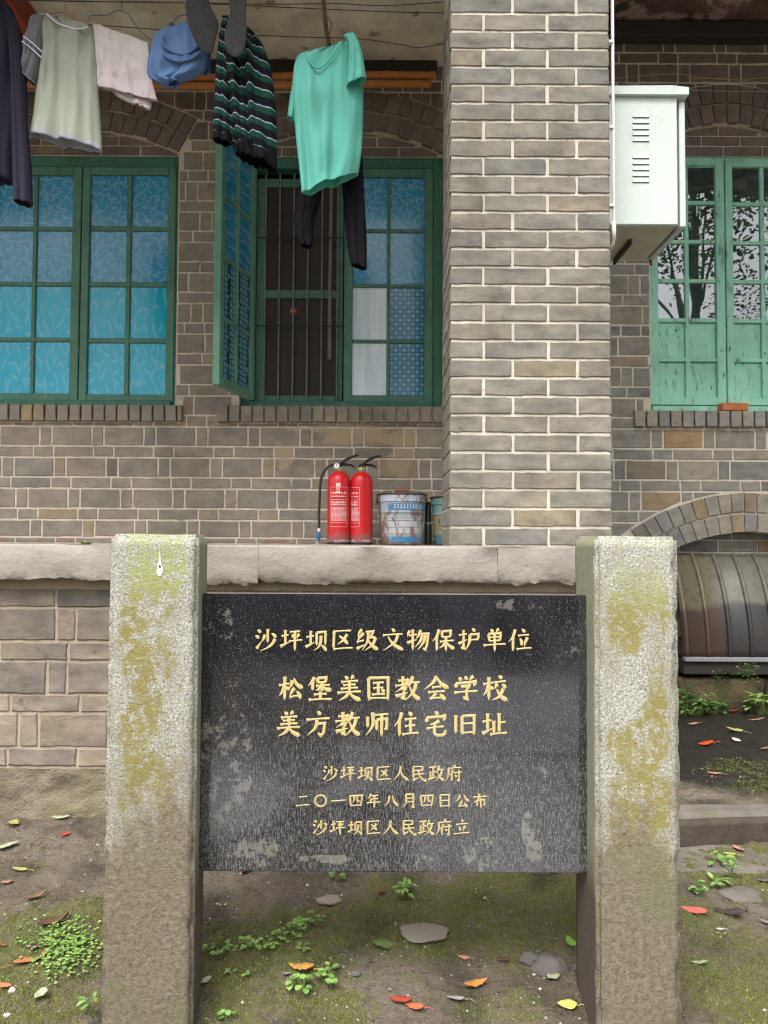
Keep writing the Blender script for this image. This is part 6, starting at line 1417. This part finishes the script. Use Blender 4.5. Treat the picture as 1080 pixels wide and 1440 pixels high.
for (u, v, w, h, lb_, sd_) in ((1022, 955, 40, 18, 'mossy green tuft on the footing stones', 23), (1050, 950, 24, 24, 'small fern growing from the footing near the right edge', 24)):
    q0 = at(u, v, 4.42); rnd = random.Random(sd_); t = thing('fern', lb_, 'plant', tuple(q0)); lf = MB()
    for k in range(60):
        a = rnd.uniform(0, 6.28); r = rnd.random() ** .5; pp_ = q0 + Vector((r * w / 2 / 240 * math.cos(a), -0.05 * rnd.random(), (rnd.random() - 0.3) * h / 240)); leaflet(lf, pp_, (math.cos(a), -0.5, rnd.uniform(-0.1, 0.8)), 0.026, 0.014)
    lf.build('fronds', WG if sd_ == 24 else WG2, t, smooth=True, fix=False)
q0 = at(120, 764, 2.80); rnd = random.Random(9); lf = MB()
for k in range(40): leaflet(lf, Vector((q0.x + rnd.uniform(-0.018, 0.018), 2.80 + rnd.uniform(0, 0.03), PLAT)), (rnd.uniform(-1, 1), rnd.uniform(-1, 0.2), rnd.uniform(0.3, 1.2)), 0.014, 0.008)
tag(lf.build('moss_tuft', WG, smooth=True, fix=False), 'tiny green moss tuft on the ledge left of the left post', 'moss')
# clover mat
rnd = random.Random(5); lf = MB()
for k in range(520):
    u = rnd.gauss(92, 26); v = 1338 + rnd.gauss(0, 20) - (u - 92) * 0.1
    if not 18 < u < 150 or not 1292 < v < 1392: continue
    q = gat(u, v); a = rnd.uniform(0, 6.28); leaflet(lf, q + Vector((0, 0, 0.004 + 0.008 * rnd.random())), (math.cos(a), math.sin(a), rnd.uniform(-0.1, 0.25)), rnd.uniform(0.006, 0.011), rnd.uniform(0.006, 0.011), round_=True)
stuff(lf.build('clover', WG, smooth=True, fix=False))
# moss blades, grit
MOSSB = Mt('moss_blade', 0.8, 0.2); rn = MOSSB.n('NewGeometry').outputs['Random Per Island']; MOSSB.color(MOSSB.mix(rn, (0.10, 0.12, 0.03), (0.29, 0.33, 0.08)))
rnd = random.Random(11); mv = []; mf = []
tries = 0
while len(mf) < 90000 and tries < 300000:
    tries += 1; y = 1.5 + 2.0 * rnd.random() ** 1.4; x = rnd.uniform(-0.62, 0.62) * y; mo = moss(x, y)
    if mo < 0.25 or rnd.random() > mo: continue
    z = ground_z(x, y) + moss_lift(x, y, mo); a = rnd.uniform(0, 6.28); h = rnd.uniform(0.002, 0.0055) * (0.5 + mo * 0.7); w = rnd.uniform(0.0006, 0.0016); lx, ly = rnd.uniform(-.004, .004), rnd.uniform(-.004, .004); b = len(mv)
    mv += [(x - w * math.cos(a), y - w * math.sin(a), z - 0.001), (x + w * math.cos(a), y + w * math.sin(a), z - 0.001), (x + lx, y + ly, z + h)]; mf.append((b, b + 1, b + 2))
mb = MB(); mb.v, mb.f = mv, mf; stuff(mb.build('moss', MOSSB.m, fix=False))
GRIT = Mt('grit', 0.85, 0.3); rn = GRIT.n('NewGeometry').outputs['Random Per Island']; GRIT.color(GRIT.ramp(rn, [(0, (0.07, 0.055, 0.045)), (0.55, (0.17, 0.14, 0.11)), (0.85, (0.28, 0.25, 0.21)), (0.97, (0.5, 0.47, 0.42)), (1, (0.6, 0.58, 0.5))]))
mb = MB()
for k in range(16000):
    y = 1.5 + 1.9 * rnd.random() ** 1.3; x = rnd.uniform(-0.62, 0.62) * y; cl = noise.noise((x * 4, y * 4, 20)); 
    if cl < -0.1 and rnd.random() < 0.7: continue
    z = gz(x, y); r = 0.0011 + 0.0045 * rnd.random() ** 4; a = rnd.uniform(0, 3)
    d = [Vector((math.cos(a + t * 1.571) * r * rnd.uniform(.7, 1.3), math.sin(a + t * 1.571) * r * rnd.uniform(.7, 1.3), 0)) for t in range(4)]; c0 = Vector((x, y, z)); mb.add([tuple(c0 + q) for q in d] + [(x, y, z + r * rnd.uniform(.5, 1)), (x, y, z - r)], [(0, 1, 4), (1, 2, 4), (2, 3, 4), (3, 0, 4), (1, 0, 5), (2, 1, 5), (3, 2, 5), (0, 3, 5)])
stuff(mb.build('grit', GRIT.m, fix=False))
TWIG = plain('twig_bark', (0.10, 0.07, 0.05), 0.9, var=0.4)
mb = MB()
for k in range(150):
    y = 1.55 + 1.7 * rnd.random() ** 1.2; x = rnd.uniform(-0.6, 0.6) * y; a = rnd.uniform(0, 6.28); L = rnd.uniform(0.008, 0.04); P = []
    for t in (0, 0.5, 1): xx, yy = x + L * t * math.cos(a) + rnd.uniform(-.003, .003), y + L * t * math.sin(a) + rnd.uniform(-.003, .003); P.append((xx, yy, ground_z(xx, yy) + 0.002))
    mb.tube(P, rnd.uniform(0.0005, 0.0012), 4)
for k in range(420):
    y = 1.55 + 1.8 * rnd.random() ** 1.2; x = rnd.uniform(-0.6, 0.6) * y; z = ground_z(x, y) + 0.003; r = rnd.uniform(0.002, 0.007); a = rnd.uniform(0, 6.28)
    P = [(x + r * math.cos(a + t) * rnd.uniform(.5, 1), y + r * math.sin(a + t) * rnd.uniform(.4, 1), z + rnd.uniform(-.001, .003)) for t in (0, 1.4, 2.9, 4.5)]; mb.add(P, [(0, 1, 2), (0, 2, 3)])
stuff(mb.build('litter', TWIG))
STONE = plain('grey_stone', (0.14, 0.13, 0.12), 0.9, var=0.4, sc=25, bump=0.6); PALE = plain('pale_stone', (0.27, 0.235, 0.19), 0.9, var=0.2, sc=25, bump=0.5)
def stone(u, v, w, h, lab, mat, flat=0.4, seed=0, name='stone'):
    import bmesh
    q = gat(u, v); S = q.y / FPX; bm = bmesh.new(); bmesh.ops.create_icosphere(bm, subdivisions=3, radius=1)
    for vv in bm.verts:
        p = vv.co.copy(); k = 1 + 0.35 * noise.noise(p * 1.3 + Vector((seed, 0, 0))) + 0.1 * noise.noise(p * 4 + Vector((seed, 0, 0))); vv.co = Vector((q.x + p.x * k * w * S / 2, q.y + p.y * k * w * S / 2.6, q.z + p.z * k * h * S / 2 * flat))
    me = bpy.data.meshes.new(name); bm.to_mesh(me); bm.free(); me.materials.append(mat); me.shade_smooth(); tag(link(name, me), lab, 'stone')
stone(772, 1362, 46, 46, 'grey stone with a broken edge left of the right post', STONE, 0.8, 2); stone(745, 1352, 30, 24, 'smaller grey stone left of the broken one', STONE, 0.6, 4); stone(595, 1316, 66, 14, 'flat pale stone set in the moss right of centre', PALE, 0.35, 6)
stone(462, 1268, 34, 12, 'pale pebble patch of stone below the moss strip', PALE, 0.5, 8); stone(17, 1397, 10, 10, 'small white pebble at the left edge', plain('white_pebble', (0.55, 0.52, 0.48)), 0.8, 9); stone(10, 1431, 9, 8, 'tiny white pebble in the lower left corner', plain('white_pebble_b', (0.55, 0.52, 0.48)), 0.8, 10)
stone(1070, 990, 16, 9, 'white stone at the foot of the bright plant at right', plain('white_stone', (0.6, 0.58, 0.55)), 0.8, 11); stone(1042, 1262, 60, 24, 'mossy rounded stone below the kerb at right', KERB, 0.7, 12); stone(500, 1372, 14, 8, 'grey pebble beside the yellow green weed', STONE, 0.8, 13)

# ------------------------------------------------------------------ trees behind the camera: they stand in the window panes as reflections
BARK = plain('bark', (0.07, 0.055, 0.045), 0.95, var=0.4, sc=8, bump=0.5); LEAF = Mt('tree_leaf', 0.6, 0.3); rn = LEAF.n('NewGeometry').outputs['Random Per Island']; LEAF.color(LEAF.mix(rn, (0.02, 0.05, 0.012), (0.07, 0.12, 0.03)))
def tree(x, y, h, r, seed, lab, ncl=70, per=42):
    rnd = random.Random(seed); t = thing('tree', lab, 'tree', (x, y, 0), 'trees across the yard'); tr = MB(); tr.tube([(x, y, -0.3), (x + 0.1, y, h * 0.3), (x - 0.05, y + 0.1, h * 0.6), (x, y, h * 0.85)], [0.17, 0.14, 0.09, 0.03], 9); cr = MB()
    for k in range(ncl):
        a = rnd.uniform(0, 6.28); e = rnd.uniform(-0.7, 1.0); rr2 = r * rnd.uniform(0.35, 1) ; c0 = Vector((x + rr2 * math.cos(a) * math.cos(e), y + rr2 * math.sin(a) * math.cos(e), h * 0.68 + rr2 * math.sin(e) * 0.9))
        if k % 12 == 0: tr.tube([(x, y, h * rnd.uniform(0.35, 0.6)), tuple(Vector((x, y, h * 0.5)).lerp(c0, 0.6)), tuple(c0)], [0.05, 0.03, 0.012], 5)
        cs = rnd.uniform(0.25, 0.5)
        for j in range(per):
            p_ = c0 + Vector((rnd.gauss(0, cs), rnd.gauss(0, cs), rnd.gauss(0, cs * 0.7))); d = Vector((rnd.uniform(-1, 1), rnd.uniform(-1, 1), rnd.uniform(-0.6, 0.4))).normalized(); s_ = d.orthogonal().normalized(); L = rnd.uniform(0.08, 0.15)
            cr.add([tuple(p_), tuple(p_ + d * L * .5 + s_ * L * .28), tuple(p_ + d * L), tuple(p_ + d * L * .5 - s_ * L * .28)], [(0, 1, 2, 3)])
    tr.build('trunk', BARK, t, smooth=True); cr.build('crown', LEAF.m, t, fix=False)
tree(-5.0, -7.5, 10.5, 3.2, 1, 'broad leafy tree seen as a reflection in the left window', 75, 50); tree(0.3, -10, 9.5, 2.4, 2, 'tall tree seen as a reflection in the middle window', 60, 40)
tree(6.6, -6.5, 11.5, 2.7, 3, 'tree seen as a dark reflection in the clear-paned right window', 80, 50); tree(12, -12, 10.5, 3.0, 4, 'far tree seen at the edge of the right window reflection'); tree(-12, -13, 10.5, 3.4, 5, 'far tree seen at the left end of the window reflections')
hd = thing('hedge', 'dark clipped hedge across the yard, mirrored faintly in the tablet', 'hedge', (0, -4.2, 0)); hb_ = MB(); rnd = random.Random(77)
for k in range(7000):
    p_ = Vector((rnd.uniform(-6, 6), -4.2 - rnd.random() * 0.9, rnd.uniform(0, 1.25 + 0.1 * math.sin(k)))); d = Vector((rnd.uniform(-1, 1), rnd.uniform(-1, 1), rnd.uniform(-1, 1))).normalized(); s_ = d.orthogonal().normalized()
    hb_.add([tuple(p_), tuple(p_ + d * .05 + s_ * .03), tuple(p_ + d * .1), tuple(p_ + d * .05 - s_ * .03)], [(0, 1, 2, 3)])
hb_.build('foliage', LEAF.m, hd, fix=False)
MB().box(-6, 6, -5.0, -4.35, -0.1, 1.1).build('dense_core', plain('hedge_core', (0.015, 0.02, 0.01)), hd)
